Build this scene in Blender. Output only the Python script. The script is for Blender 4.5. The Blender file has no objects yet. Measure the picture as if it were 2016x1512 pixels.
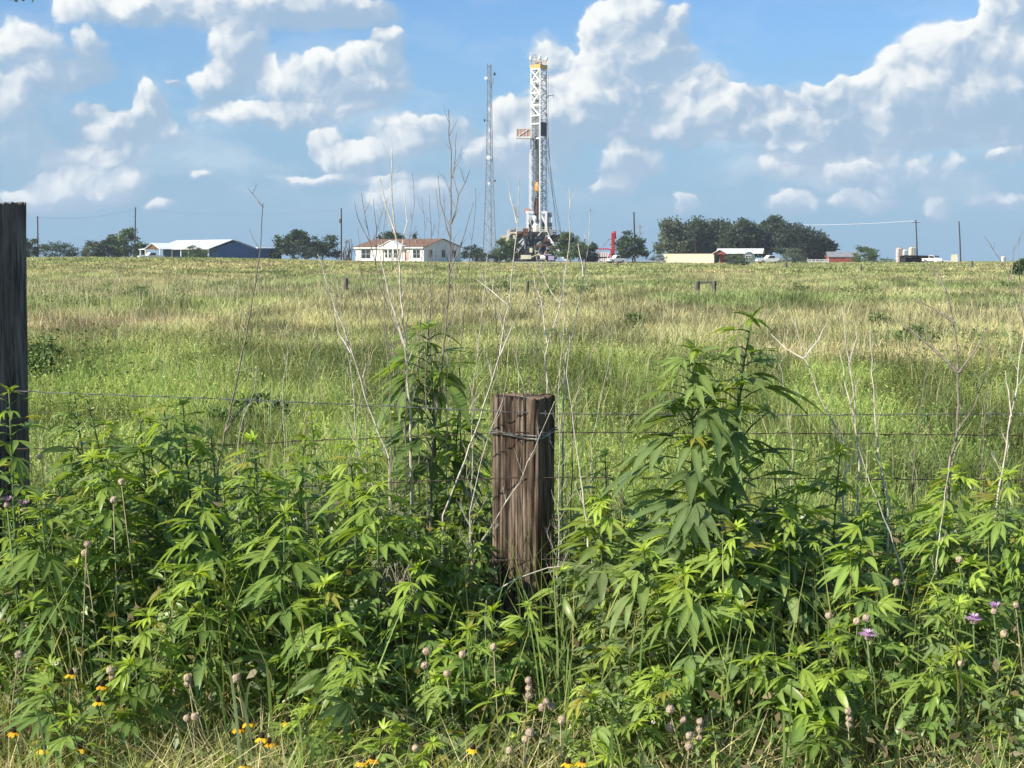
import bpy, math, random
import numpy as np
from mathutils import Vector, Matrix, noise as mnoise

# ------------------------------------------------------------------ camera
F = 2700.0                     # focal length in pixels of the 2016 px wide photograph
CAMZ = 1.70
TH = math.atan((756 - 503) / F)
scene = bpy.context.scene
C = scene.collection
cam_d = bpy.data.cameras.new("camera")
cam_d.sensor_width = 36.0
cam_d.lens = F / 2016 * 36.0
cam_d.clip_start = 0.05
cam_d.clip_end = 6000
cam = bpy.data.objects.new("camera", cam_d)
cam.location = (0, 0, CAMZ)
cam.rotation_euler = (math.pi / 2 - TH, 0, 0)
C.objects.link(cam)
scene.camera = cam

# ------------------------------------------------------------------ light
SUN_AZ, SUN_EL = math.radians(242), math.radians(36)      # azimuth clockwise from +Y
sund = Vector((math.sin(SUN_AZ) * math.cos(SUN_EL), math.cos(SUN_AZ) * math.cos(SUN_EL), math.sin(SUN_EL)))
sl = bpy.data.lights.new("sun", 'SUN')
sl.energy = 5.0
sl.angle = math.radians(0.5)
sl.color = (1.0, 0.93, 0.80)
so = bpy.data.objects.new("sun", sl)
so.rotation_euler = (-sund).to_track_quat('-Z', 'Y').to_euler()
so.location = (0, 0, 60)
C.objects.link(so)
vs = scene.view_settings
vs.view_transform = 'Standard'
vs.look = 'None'
vs.exposure = 0.56
vs.gamma = 1.0
vs.use_curve_mapping = False
scene.cycles.max_bounces = 6
scene.cycles.diffuse_bounces = 3
scene.cycles.glossy_bounces = 2
scene.cycles.transmission_bounces = 4
scene.cycles.volume_bounces = 0
scene.cycles.transparent_max_bounces = 6
scene.cycles.use_denoising = True

SKY_STRENGTH = 0.077


def ray_dir(px, py):
    cx, cy = px - 1008, 756 - py
    return Vector((cx, F * math.cos(TH) + cy * math.sin(TH), -F * math.sin(TH) + cy * math.cos(TH)))


def W(px, py, Y):
    d = ray_dir(px, py)
    s = Y / d.y
    return Vector((d.x * s, Y, CAMZ + d.z * s))


def build_world():
    world = bpy.data.worlds.new("World")
    scene.world = world
    world.use_nodes = True
    nt = world.node_tree
    nt.nodes.clear()
    N, L = nt.nodes, nt.links

    def node(t, **kw):
        n = N.new(t)
        for k, v in kw.items():
            setattr(n, k, v)
        return n

    def put(n, i, v):
        if isinstance(v, bpy.types.NodeSocket):
            L.new(v, n.inputs[i])
        else:
            n.inputs[i].default_value = v

    def m(op, a, b=None, c=None, clamp=False):
        n = node('ShaderNodeMath', operation=op, use_clamp=clamp)
        put(n, 0, a)
        if b is not None: put(n, 1, b)
        if c is not None: put(n, 2, c)
        return n.outputs[0]

    def vm(op, a, b=None, c=None):
        n = node('ShaderNodeVectorMath', operation=op)
        put(n, 0, a)
        if b is not None: put(n, 1, b)
        if c is not None: put(n, 2, c)
        return n.outputs['Value'] if op in ('DOT_PRODUCT', 'LENGTH') else n.outputs[0]

    def smooth(x, lo, hi, a=0.0, b=1.0):
        n = node('ShaderNodeMapRange', interpolation_type='SMOOTHSTEP')
        put(n, 'Value', x); put(n, 'From Min', lo); put(n, 'From Max', hi); put(n, 'To Min', a); put(n, 'To Max', b)
        return n.outputs[0]

    def noise(v, scale, detail, rough=0.55, dist=0.0):
        n = node('ShaderNodeTexNoise', noise_dimensions='3D')
        put(n, 'Vector', v); put(n, 'Scale', scale); put(n, 'Detail', detail); put(n, 'Roughness', rough); put(n, 'Distortion', dist)
        return n

    def mixc(f, a, b):
        n = node('ShaderNodeMix', data_type='RGBA')
        put(n, 0, f)
        for s, v in ((6, a), (7, b)):
            if isinstance(v, bpy.types.NodeSocket): L.new(v, n.inputs[s])
            else: n.inputs[s].default_value = (*v, 1)
        return n.outputs[2]

    tc = node('ShaderNodeTexCoord')
    sep = node('ShaderNodeSeparateXYZ')
    L.new(tc.outputs['Generated'], sep.inputs[0])
    az = m('ARCTAN2', sep.outputs[0], sep.outputs[1])
    el = m('ARCSINE', sep.outputs[2])
    cmb = node('ShaderNodeCombineXYZ')
    L.new(az, cmb.inputs[0]); L.new(el, cmb.inputs[1])
    P0 = cmb.outputs[0]

    def ae(px, py):
        d = ray_dir(px, py).normalized()
        return math.atan2(d.x, d.y), math.asin(d.z)

    # cumulus masses of this sky: (px, py, half width, half height, weight)
    blobs = [
        (450, 22, 300, 42, 1.05), (250, 34, 120, 26, .49), (640, 25, 130, 34, .9),
        (470, 120, 62, 60, 1.1), (425, 172, 50, 42, 1.0), (700, 150, 120, 48, 1.1), (757, 98, 44, 42, 1.1), (600, 165, 110, 52, .9), (730, 190, 95, 34, 1.0),
        (560, 222, 190, 24, .75),
        (172, 105, 30, 42, .95), (128, 152, 75, 26, .85), (50, 110, 110, 80, .49), (30, 250, 100, 100, .47),
        (288, 215, 40, 48, 1.15), (215, 255, 55, 26, .95), (250, 262, 110, 40, .75), (182, 222, 38, 16, .8), (345, 166, 24, 10, .8),
        (145, 362, 90, 42, 1.0), (248, 362, 42, 40, .95), (45, 385, 70, 24, .8), (190, 300, 100, 30, .6),
        (655, 290, 44, 42, 1.15), (705, 312, 70, 32, 1.0), (812, 270, 75, 42, .8), (880, 262, 60, 34, .7), (815, 388, 120, 36, .8),
        (405, 346, 26, 12, .7), (330, 408, 30, 16, .6), (690, 350, 150, 14, .7),
        (995, 255, 50, 54, 1.1), (965, 300, 45, 40, 1.0), (1040, 300, 90, 48, .85),
        (1195, 60, 58, 78, 1.25), (1240, 40, 66, 60, 1.15), (1235, 140, 110, 80, 1.1), (1190, 215, 130, 70, 1.0), (1322, 50, 30, 38, .8), (1080, 110, 38, 44, .85), (1100, 220, 70, 66, .95), (1290, 110, 60, 55, .75),
        (1378, 168, 48, 34, 1.05), (1385, 222, 85, 50, 1.0), (1475, 200, 58, 32, 1.0), (1540, 235, 130, 42, 1.0), (1625, 190, 90, 36, 1.0), (1655, 170, 30, 34, .9),
        (1975, 30, 64, 64, 1.25), (1985, 110, 120, 90, 1.3), (1860, 115, 90, 66, 1.2), (1800, 160, 100, 64, 1.2), (1720, 190, 80, 44, 1.05), (1900, 195, 180, 64, 1.15), (2060, 160, 110, 120, 1.2),
        (1780, 240, 260, 34, .95), (1900, 262, 170, 22, .9),
        (1240, 318, 62, 38, 1.05), (1205, 356, 42, 28, .95), (1330, 270, 160, 22, .7),
        (1555, 330, 62, 26, .9), (1600, 285, 120, 30, .7), (1342, 398, 34, 30, .85), (1560, 405, 44, 26, .8), (1690, 392, 70, 18, .75), (1850, 400, 26, 26, .65), (1985, 300, 50, 16, .8),
        (1980, 390, 80, 22, .6), (1640, 345, 90, 18, .6),
        # broad soft bodies
        (70, 170, 170, 150, .34), (520, 240, 260, 50, .34), (1220, 200, 190, 160, .38), (1560, 250, 300, 60, .38), (1860, 320, 300, 80, .40), (190, 345, 200, 50, .28),
        (820, 325, 200, 50, .28), (1010, 300, 120, 80, .38), (1700, 350, 260, 50, .30), (1450, 330, 160, 40, .26), (520, 50, 340, 50, .40),
    ]

    wn = noise(P0, 9.0, 4, .55)
    off = vm('SUBTRACT', wn.outputs['Color'], (0.5, 0.5, 0.5))
    wn2 = noise(P0, 34.0, 3, .6)
    off2 = vm('SUBTRACT', wn2.outputs['Color'], (0.5, 0.5, 0.5))
    P = vm('MULTIPLY_ADD', off, (0.045, 0.034, 0), P0)
    P = vm('MULTIPLY_ADD', off2, (0.020, 0.018, 0), P)

    def field(p):
        """coverage, and how high (toward the sun) a point lies within its cloud"""
        acc = hs = None
        for (bx, by, rx, ry, w) in blobs:
            a, e = ae(bx, by)
            ia, ie = F / (rx * 1.17), F / (ry * 1.17)
            q = vm('MULTIPLY_ADD', p, (ia, ie, 0), (-a * ia, -e * ie, 0))
            d = vm('DOT_PRODUCT', q, q)
            w2 = w + (.14 if .5 < w < .85 else 0)
            v = m('MAXIMUM', m('MULTIPLY_ADD', d, -w2, w2), 0.0)
            h = m('MULTIPLY', vm('DOT_PRODUCT', q, (-0.42, 0.80, 0)), v)
            acc = v if acc is None else m('ADD', acc, v)
            hs = h if hs is None else m('ADD', hs, h)
        return m('MINIMUM', acc, 1.35), m('DIVIDE', hs, m('MAXIMUM', acc, 0.02))

    def billow(p, det):
        v = node('ShaderNodeTexVoronoi', feature='SMOOTH_F1', voronoi_dimensions='2D')
        put(v, 'Vector', p); put(v, 'Scale', 46.0); put(v, 'Detail', 2.0); put(v, 'Roughness', .5); put(v, 'Smoothness', .5)
        n = noise(p, 22.0, det, .58)
        a = m('MULTIPLY_ADD', v.outputs['Distance'], -0.75, 0.40)
        return m('MULTIPLY_ADD', n.outputs[0], 1.15, a)

    B, H = field(P)
    n0 = billow(P, 8)
    n1 = billow(vm('ADD', P, (-0.006, 0.009, 0)), 4)
    amp = m('MULTIPLY_ADD', B, 0.55, 0.30)
    D = m('MULTIPLY_ADD', m('SUBTRACT', n0, 0.52), amp, m('SUBTRACT', B, 0.34))
    wide = smooth(H, -0.45, 0.35, 0.95, 0.20)               # crisp sunlit tops, soft fading bases
    alpha = node('ShaderNodeMapRange', interpolation_type='SMOOTHSTEP')
    put(alpha, 'Value', D); put(alpha, 'From Min', -0.04); put(alpha, 'From Max', wide)
    alpha = alpha.outputs[0]
    soft = noise(P0, 8.0, 4, .5).outputs[0]
    lit = m('MULTIPLY_ADD', H, 1.15, 0.25)
    lit = m('MULTIPLY_ADD', m('SUBTRACT', n0, n1), 0.7, lit)
    lit = m('MULTIPLY_ADD', m('SUBTRACT', soft, 0.5), 1.3, lit)
    lit = smooth(lit, -0.05, 0.95)
    alpha = m('MULTIPLY', alpha, smooth(lit, 0.0, 0.5, 0.72, 0.97))
    ccol = mixc(lit, (0.325, 0.45, 0.60), (0.86, 0.88, 0.87))
    haze_el = smooth(el, 0.0, 0.105, 1.0, 0.0)
    ccol = mixc(m('MULTIPLY', haze_el, 0.45), ccol, (0.50, 0.62, 0.74))
    # faint whitish wisps low over the horizon
    mpw = node('ShaderNodeMapping')
    L.new(P, mpw.inputs[0]); mpw.inputs['Scale'].default_value = (1.0, 2.3, 1.0)
    wisp = smooth(noise(mpw.outputs[0], 11.0, 6, .55).outputs[0], 0.46, 0.74, 0.0, 0.42)
    wisp = m('MULTIPLY', wisp, smooth(el, 0.02, 0.05))
    wisp = m('MULTIPLY', wisp, smooth(el, 0.10, 0.17, 1.0, 0.35))
    # soft grey-blue veil of stratus behind
    mp = node('ShaderNodeMapping')
    L.new(P0, mp.inputs[0]); mp.inputs['Scale'].default_value = (1.0, 3.2, 1.0)
    vn = noise(mp.outputs[0], 5.5, 6, .55)
    veil = smooth(vn.outputs[0], 0.38, 0.66, 0.0, 0.9)
    veil = m('MULTIPLY', veil, smooth(el, 0.085, 0.165, 0.95, 0.30))
    veil = m('MAXIMUM', veil, smooth(el, 0.0, 0.20, 0.97, 0.10))
    sky = node('ShaderNodeTexSky', sky_type='NISHITA')
    sky.sun_disc = False
    sky.sun_elevation = SUN_EL
    sky.sun_rotation = SUN_AZ
    sky.air_density = 1.0
    sky.dust_density = 0.6
    sky.ozone_density = 1.5
    tint = node('ShaderNodeMix', data_type='RGBA', blend_type='MULTIPLY')
    tint.inputs[0].default_value = 1.0; L.new(sky.outputs[0], tint.inputs[6]); tint.inputs[7].default_value = (0.72, 1.05, 1.42, 1)
    bg = node('ShaderNodeBackground'); L.new(tint.outputs[2], bg.inputs[0]); bg.inputs[1].default_value = SKY_STRENGTH
    bv = node('ShaderNodeBackground'); bv.inputs[0].default_value = (0.275, 0.455, 0.64, 1); bv.inputs[1].default_value = 0.72
    bc = node('ShaderNodeBackground'); L.new(ccol, bc.inputs[0]); bc.inputs[1].default_value = 0.78
    m1 = node('ShaderNodeMixShader'); L.new(veil, m1.inputs[0]); L.new(bg.outputs[0], m1.inputs[1]); L.new(bv.outputs[0], m1.inputs[2])
    body = smooth(m('MULTIPLY_ADD', m('SUBTRACT', soft, 0.5), 0.9, B), 0.10, 0.80, 0.0, 0.66)
    body = m('MULTIPLY', body, smooth(el, -0.01, 0.03))
    bcol = mixc(smooth(m('MULTIPLY_ADD', m('SUBTRACT', n0, 0.5), 0.9, H), -0.5, 0.5), (0.325, 0.47, 0.625), (0.62, 0.70, 0.775))
    bb = node('ShaderNodeBackground'); L.new(bcol, bb.inputs[0]); bb.inputs[1].default_value = 0.74
    mbd = node('ShaderNodeMixShader'); L.new(body, mbd.inputs[0]); L.new(m1.outputs[0], mbd.inputs[1]); L.new(bb.outputs[0], mbd.inputs[2]); m1 = mbd
    bw = node('ShaderNodeBackground'); bw.inputs[0].default_value = (0.70, 0.765, 0.82, 1); bw.inputs[1].default_value = 0.76
    mw = node('ShaderNodeMixShader'); L.new(wisp, mw.inputs[0]); L.new(m1.outputs[0], mw.inputs[1]); L.new(bw.outputs[0], mw.inputs[2]); m1 = mw
    # no clouds under the horizon
    up = smooth(el, -0.02, 0.004)
    m2 = node('ShaderNodeMixShader'); L.new(m('MULTIPLY', alpha, up), m2.inputs[0]); L.new(m1.outputs[0], m2.inputs[1]); L.new(bc.outputs[0], m2.inputs[2])
    out = node('ShaderNodeOutputWorld'); L.new(m2.outputs[0], out.inputs[0])
    world.cycles.sampling_method = 'MANUAL'
    world.cycles.sample_map_resolution = 512


build_world()

# ------------------------------------------------------------------ mesh helpers
class MB:
    def __init__(s):
        s.v, s.f = [], []

    def add(s, vs, fs):
        o = len(s.v)
        s.v += [tuple(p) for p in vs]
        s.f += [tuple(i + o for i in f) for f in fs]
        return s

    def box(s, c, size, rz=0.0, M=None):
        x, y, z = [k / 2 for k in size]
        vs = [Vector((a, b, d)) for d in (-z, z) for a, b in ((-x, -y), (x, -y), (x, y), (-x, y))]
        if rz: vs = [Matrix.Rotation(rz, 3, 'Z') @ p for p in vs]
        vs = [p + Vector(c) for p in vs]
        if M: vs = [M @ p for p in vs]
        return s.add(vs, [(3, 2, 1, 0), (4, 5, 6, 7), (0, 1, 5, 4), (1, 2, 6, 5), (2, 3, 7, 6), (3, 0, 4, 7)])

    def bar(s, a, b, w, d=None, up=(0, 0, 1)):
        a, b = Vector(a), Vector(b)
        d = d or w
        t = (b - a).normalized()
        u = Vector(up)
        if abs(t.dot(u)) > .98: u = Vector((1, 0, 0))
        x = t.cross(u).normalized() * (w / 2)
        y = x.cross(t).normalized() * (d / 2)
        vs = [p + i * x + j * y for p in (a, b) for i, j in ((-1, -1), (1, -1), (1, 1), (-1, 1))]
        return s.add(vs, [(3, 2, 1, 0), (4, 5, 6, 7), (0, 1, 5, 4), (1, 2, 6, 5), (2, 3, 7, 6), (3, 0, 4, 7)])

    def tube(s, pts, rad, n=6):
        pts = [Vector(p) for p in pts]
        if not isinstance(rad, (list, tuple)): rad = [rad] * len(pts)
        vs, fs = [], []
        ref = Vector((.31, .2, .93))
        for i, p in enumerate(pts):
            t = (pts[min(i + 1, len(pts) - 1)] - pts[max(i - 1, 0)])
            t = t.normalized() if t.length > 1e-9 else Vector((0, 0, 1))
            r = ref if abs(t.dot(ref)) < .97 else Vector((1, 0, 0))
            x = t.cross(r).normalized(); y = t.cross(x)
            for k in range(n):
                a = 2 * math.pi * k / n
                vs.append(p + (x * math.cos(a) + y * math.sin(a)) * rad[i])
        for i in range(len(pts) - 1):
            for k in range(n):
                fs.append((i * n + k, i * n + (k + 1) % n, (i + 1) * n + (k + 1) % n, (i + 1) * n + k))
        fs.append(tuple(range(n))[::-1]); fs.append(tuple(range((len(pts) - 1) * n, len(pts) * n)))
        return s.add(vs, fs)

    def lathe(s, c, prof, n=10, axis=(0, 0, 1), jit=0.0, rnd=None):
        q = Vector((0, 0, 1)).rotation_difference(Vector(axis)).to_matrix()
        vs, fs = [], []
        for (r, z) in prof:
            for k in range(n):
                a = 2 * math.pi * k / n
                rr = r * (1 + (rnd.uniform(-jit, jit) if rnd else 0))
                vs.append(Vector(c) + q @ Vector((rr * math.cos(a), rr * math.sin(a), z)))
        for i in range(len(prof) - 1):
            for k in range(n):
                fs.append((i * n + k, i * n + (k + 1) % n, (i + 1) * n + (k + 1) % n, (i + 1) * n + k))
        fs.append(tuple(range(n))[::-1]); fs.append(tuple(range((len(prof) - 1) * n, len(prof) * n)))
        return s.add(vs, fs)

    def poly(s, pts, thick):
        """a flat polygon given thickness along the vector thick"""
        n = len(pts); t = Vector(thick)
        vs = [Vector(p) for p in pts] + [Vector(p) + t for p in pts]
        fs = [tuple(range(n))[::-1], tuple(range(n, 2 * n))] + [(i, (i + 1) % n, n + (i + 1) % n, n + i) for i in range(n)]
        return s.add(vs, fs)

    def build(s, name, mat, parent=None, org=None, M=None, smooth=False):
        vs = s.v
        if M is not None: vs = [tuple(M @ Vector(p)) for p in vs]
        if org is None:
            org = world_loc(parent) if parent else Vector((0, 0, 0))
        org = Vector(org)
        me = bpy.data.meshes.new(name)
        me.from_pydata([(p[0] - org.x, p[1] - org.y, p[2] - org.z) for p in vs], [], s.f)
        if smooth:
            me.polygons.foreach_set('use_smooth', [True] * len(me.polygons))
        me.materials.append(mat)
        o = bpy.data.objects.new(name, me)
        C.objects.link(o)
        if parent: o.parent = parent
        else: o.location = org
        return o


def world_loc(o):
    p = Vector(o.location)
    while o.parent:
        o = o.parent
        p = p + Vector(o.location)
    return p


def npmesh(name, V, faces, col, mat, parent=None, org=None, smooth=False):
    """fast mesh from numpy arrays: V (n,3), faces list of (m,k) int arrays, col (n,3)"""
    org = Vector(org) if org is not None else (world_loc(parent) if parent else Vector((0, 0, 0)))
    me = bpy.data.meshes.new(name)
    V = np.asarray(V, dtype=np.float32) - np.array(org, dtype=np.float32)
    nl = sum(f.size for f in faces); nf = sum(len(f) for f in faces)
    me.vertices.add(len(V)); me.vertices.foreach_set('co', V.ravel())
    me.loops.add(nl); me.polygons.add(nf)
    me.loops.foreach_set('vertex_index', np.concatenate([f.ravel() for f in faces]).astype(np.int32))
    cnt = np.concatenate([np.full(len(f), f.shape[1], dtype=np.int32) for f in faces])
    st = np.concatenate([[0], np.cumsum(cnt)[:-1]]).astype(np.int32)
    me.polygons.foreach_set('loop_start', st)
    if smooth: me.polygons.foreach_set('use_smooth', np.ones(nf, dtype=bool))
    if col is not None:
        at = me.attributes.new('col', 'FLOAT_COLOR', 'POINT')
        at.data.foreach_set('color', np.concatenate([col, np.ones((len(V), 1))], 1).astype(np.float32).ravel())
    me.update(calc_edges=True)
    me.materials.append(mat)
    o = bpy.data.objects.new(name, me)
    C.objects.link(o)
    if parent: o.parent = parent
    else: o.location = org
    return o


def tag(o, label, cat, group=None):
    o['label'] = label; o['category'] = cat
    if group: o['group'] = group
    return o


def thing(name, label, cat, loc, group=None):
    o = bpy.data.objects.new(name, None)
    o.location = loc
    o.empty_display_size = 0.3
    C.objects.link(o)
    return tag(o, label, cat, group)


def kind(o, k):
    o['kind'] = k
    return o


# ------------------------------------------------------------------ materials
def new_mat(name):
    mt = bpy.data.materials.new(name)
    mt.use_nodes = True
    nt = mt.node_tree
    b = nt.nodes['Principled BSDF']
    return mt, nt, b


def mat(name, c, rough=.7, var=.18, scale=3.0, bump=0.0, metal=0.0, stretch=(1, 1, 1), c2=None, spec=.35):
    """procedural surface: a base colour with noise variation, optional second colour for dirt, optional bump"""
    mt, nt, b = new_mat(name)
    N, L = nt.nodes, nt.links
    tc = N.new('ShaderNodeTexCoord'); mp = N.new('ShaderNodeMapping')
    L.new(tc.outputs['Object'], mp.inputs[0]); mp.inputs['Scale'].default_value = stretch
    nz = N.new('ShaderNodeTexNoise'); nz.inputs['Scale'].default_value = scale; nz.inputs['Detail'].default_value = 6
    nz.inputs['Roughness'].default_value = .62
    L.new(mp.outputs[0], nz.inputs['Vector'])
    mx = N.new('ShaderNodeMix'); mx.data_type = 'RGBA'
    rp = N.new('ShaderNodeMapRange'); rp.inputs['From Min'].default_value = .32; rp.inputs['From Max'].default_value = .68
    L.new(nz.outputs[0], rp.inputs[0]); L.new(rp.outputs[0], mx.inputs[0])
    c2 = c2 or tuple(k * (1 - 2 * var) for k in c)
    mx.inputs[6].default_value = (*c2, 1); mx.inputs[7].default_value = (*[min(1, k * (1 + var * .4)) for k in c], 1)
    L.new(mx.outputs[2], b.inputs['Base Color'])
    b.inputs['Roughness'].default_value = rough; b.inputs['Metallic'].default_value = metal
    b.inputs['Specular IOR Level'].default_value = spec
    if bump:
        bp = N.new('ShaderNodeBump'); bp.inputs['Strength'].default_value = bump; bp.inputs['Distance'].default_value = .02
        L.new(nz.outputs[0], bp.inputs['Height']); L.new(bp.outputs[0], b.inputs['Normal'])
    return mt


def leaf_mat(name, trans=.35, rough=.45, tint=(1.5, 1.6, .7), spec=.4):
    """foliage: own colour from the leaf's colour attribute, light passing through the blade"""
    mt, nt, b = new_mat(name)
    N, L = nt.nodes, nt.links
    at = N.new('ShaderNodeAttribute'); at.attribute_name = 'col'
    L.new(at.outputs['Color'], b.inputs['Base Color'])
    b.inputs['Roughness'].default_value = rough
    b.inputs['Specular IOR Level'].default_value = spec
    tr = N.new('ShaderNodeBsdfTranslucent')
    mu = N.new('ShaderNodeMix'); mu.data_type = 'RGBA'; mu.blend_type = 'MULTIPLY'; mu.inputs[0].default_value = 1
    L.new(at.outputs['Color'], mu.inputs[6]); mu.inputs[7].default_value = (*tint, 1)
    L.new(mu.outputs[2], tr.inputs[0])
    mx = N.new('ShaderNodeMixShader'); mx.inputs[0].default_value = trans
    L.new(b.outputs[0], mx.inputs[1]); L.new(tr.outputs[0], mx.inputs[2])
    L.new(mx.outputs[0], N['Material Output'].inputs[0])
    return mt


M_LEAF = leaf_mat('ragweed_leaf', .40, .36, (1.55, 1.5, .6))
M_GRASS = leaf_mat('grass_blade', .30, .6, (1.3, 1.3, .8), .2)
M_TREE = leaf_mat('tree_leaf', .18, .55, (1.3, 1.4, .7), .25)
M_STEM = mat('green_stem', (.13, .20, .06), .55, .25, 12)
M_BARK = mat('bark', (.12, .095, .07), .9, .3, 5, .6)
M_SSTEM = mat('straw_stem', (.36, .32, .16), .75, .25, 20)
M_DRY = mat('dry_stalk', (.66, .59, .47), .8, .25, 30)
M_DRYD = mat('weathered_stalk', (.30, .25, .20), .85, .3, 30)
M_WHITE = mat('white_paint', (.82, .81, .77), .5, .07, 1.2)
M_ROOFW = mat('white_metal_roof', (.86, .86, .83), .38, .05, .6)
M_ROOFB = mat('brown_shingle_roof', (.25, .14, .09), .85, .3, 2.5, .3)
M_BLUE = mat('navy_siding', (.050, .135, .31), .6, .2, 1.0, stretch=(1, 1, 6))
M_SIDING = mat('white_siding', (.80, .785, .72), .6, .07, .8, stretch=(.4, .4, 6))
M_DARK = mat('dark_interior', (.03, .03, .032), .8, .3, 2)
M_GLASS = mat('window_glass', (.035, .045, .055), .12, .3, 2, spec=.6)
M_POLE = mat('creosote_pole', (.075, .055, .042), .9, .3, 6, .4, stretch=(8, 8, .6))
M_GALV = mat('galvanised_steel', (.42, .44, .46), .45, .2, 2, metal=.55)
M_GREY = mat('grey_paint', (.28, .29, .30), .6, .2, 2)
M_DKST = mat('dark_steel', (.05, .05, .055), .6, .3, 2.5, metal=.3)
M_RUST = mat('rusty_steel', (.20, .085, .045), .8, .35, 3)
M_YEL = mat('yellow_paint', (.74, .46, .13), .5, .15, 2)
M_ORANGE = mat('orange_paint', (.80, .42, .14), .5, .15, 2)
M_PINK = mat('faded_red_panel', (.62, .36, .28), .7, .2, 2)
M_RED = mat('red_paint', (.62, .035, .035), .45, .15, 2)
M_BARN = mat('barn_red_siding', (.32, .075, .055), .75, .2, 2, stretch=(6, 6, .5))
M_CREAM = mat('cream_paint', (.72, .66, .47), .55, .10, .8)
M_NAVYP = mat('navy_panel', (.02, .03, .055), .5, .15, 2)
M_TEAL = mat('teal_siding', (.11, .17, .155), .6, .2, 2, stretch=(1, 1, 5))
M_TYRE = mat('tyre_rubber', (.02, .02, .02), .8, .2, 4)
M_WIRE = mat('barbed_wire', (.36, .36, .34), .45, .3, 40, metal=.6)
M_WIRER = mat('rusty_wire', (.16, .12, .09), .6, .3, 40, metal=.4)
M_HEAD = mat('dry_seed_head', (.62, .48, .31), .85, .25, 90, .5)
M_HEADP = mat('pinkish_seed_head', (.54, .41, .29), .85, .25, 90, .5)
M_PETALP = leaf_mat('pink_petal', .35, .5, (1.1, .9, 1.2))
M_CONE = mat('dark_flower_cone', (.05, .025, .015), .9, .3, 120, .5)
M_GRAVEL = mat('caliche_gravel', (.40, .36, .29), .95, .2, .8, .3)


def wood_mat(name, a, b_, crack):
    """split weathered timber: grain along Z with dark checks and stained patches"""
    mt, nt, b = new_mat(name)
    N, L = nt.nodes, nt.links
    tc = N.new('ShaderNodeTexCoord'); mp = N.new('ShaderNodeMapping')
    L.new(tc.outputs['Object'], mp.inputs[0]); mp.inputs['Scale'].default_value = (1, 1, .05)
    g = N.new('ShaderNodeTexNoise'); g.inputs['Scale'].default_value = 95; g.inputs['Detail'].default_value = 8; g.inputs['Roughness'].default_value = .7
    L.new(mp.outputs[0], g.inputs['Vector'])
    mp2 = N.new('ShaderNodeMapping'); L.new(tc.outputs['Object'], mp2.inputs[0]); mp2.inputs['Scale'].default_value = (1, 1, .22)
    s = N.new('ShaderNodeTexNoise'); s.inputs['Scale'].default_value = 14; s.inputs['Detail'].default_value = 5
    L.new(mp2.outputs[0], s.inputs['Vector'])
    r1 = N.new('ShaderNodeValToRGB')
    e = r1.color_ramp.elements
    e[0].position = .36; e[0].color = (*crack, 1); e[1].position = .68; e[1].color = (*a, 1)
    k = e.new(.47); k.color = (*b_, 1)
    L.new(g.outputs[0], r1.inputs[0])
    mx = N.new('ShaderNodeMix'); mx.data_type = 'RGBA'; mx.blend_type = 'MULTIPLY'
    r2 = N.new('ShaderNodeMapRange'); r2.inputs['From Min'].default_value = .35; r2.inputs['From Max'].default_value = .6; r2.inputs['To Min'].default_value = .85; r2.inputs['To Max'].default_value = 0
    L.new(s.outputs[0], r2.inputs[0]); L.new(r2.outputs[0], mx.inputs[0])
    L.new(r1.outputs[0], mx.inputs[6]); mx.inputs[7].default_value = (.34, .27, .22, 1)
    L.new(mx.outputs[2], b.inputs['Base Color']); b.inputs['Roughness'].default_value = .88
    b.inputs['Specular IOR Level'].default_value = .2
    bp = N.new('ShaderNodeBump'); bp.inputs['Strength'].default_value = .9; bp.inputs['Distance'].default_value = .006
    L.new(g.outputs[0], bp.inputs['Height']); L.new(bp.outputs[0], b.inputs['Normal'])
    return mt


M_TIE = wood_mat('weathered_tie_timber', (.39, .30, .215), (.135, .098, .07), (.010, .009, .007))
M_TIED = wood_mat('dark_creosoted_timber', (.27, .24, .22), (.165, .148, .138), (.035, .032, .03))


# ------------------------------------------------------------------ noise on arrays
def vnoise(x, y, seed=0):
    xi = np.floor(x).astype(np.int64); yi = np.floor(y).astype(np.int64)
    fx = x - xi; fy = y - yi
    fx = fx * fx * (3 - 2 * fx); fy = fy * fy * (3 - 2 * fy)

    def h(i, j):
        n = (i * 374761393 + j * 668265263 + seed * 1442695041) & 0xffffffff
        n = ((n ^ (n >> 13)) * 1274126177) & 0xffffffff
        return ((n ^ (n >> 16)) & 0xffff) / 65535.0
    a = h(xi, yi) * (1 - fx) + h(xi + 1, yi) * fx
    b = h(xi, yi + 1) * (1 - fx) + h(xi + 1, yi + 1) * fx
    return a * (1 - fy) + b * fy


def fbm(x, y, seed=0, oct=4):
    s = 0; a = .5; t = 0
    for o in range(oct):
        s = s + a * vnoise(x * 2 ** o, y * 2 ** o, seed + o * 17); t += a; a *= .55
    return s / t


def gz(x, y):
    x = np.asarray(x, dtype=float); y = np.asarray(y, dtype=float)
    z = 1.25 * np.exp(-((x + 62) / 42) ** 2 - ((y - 205) / 95) ** 2)
    z = z + np.where(y > 365, -(y - 365) * .0062, 0)
    z = z + .10 * (fbm(x * .12, y * .12, 5, 2) - .5) * np.clip((y - 9) / 10, 0, 1)
    # the verge falls a little toward the road in front of the fence
    z = z - .05 * np.clip((4.6 - y) / 1.5, 0, 3)
    return z


def gp(px, Y, dz=0.0):
    """a point on the ground at depth Y in the direction of column px"""
    x = (px - 1008) / F * Y * 1.0
    # small correction for the tilt of the camera
    x = x / 1.0
    return Vector((x, Y, float(gz(x, Y)) + dz))


def sm(a, b, x):
    t = np.clip((x - a) / (b - a), 0, 1)
    return t * t * (3 - 2 * t)


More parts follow.
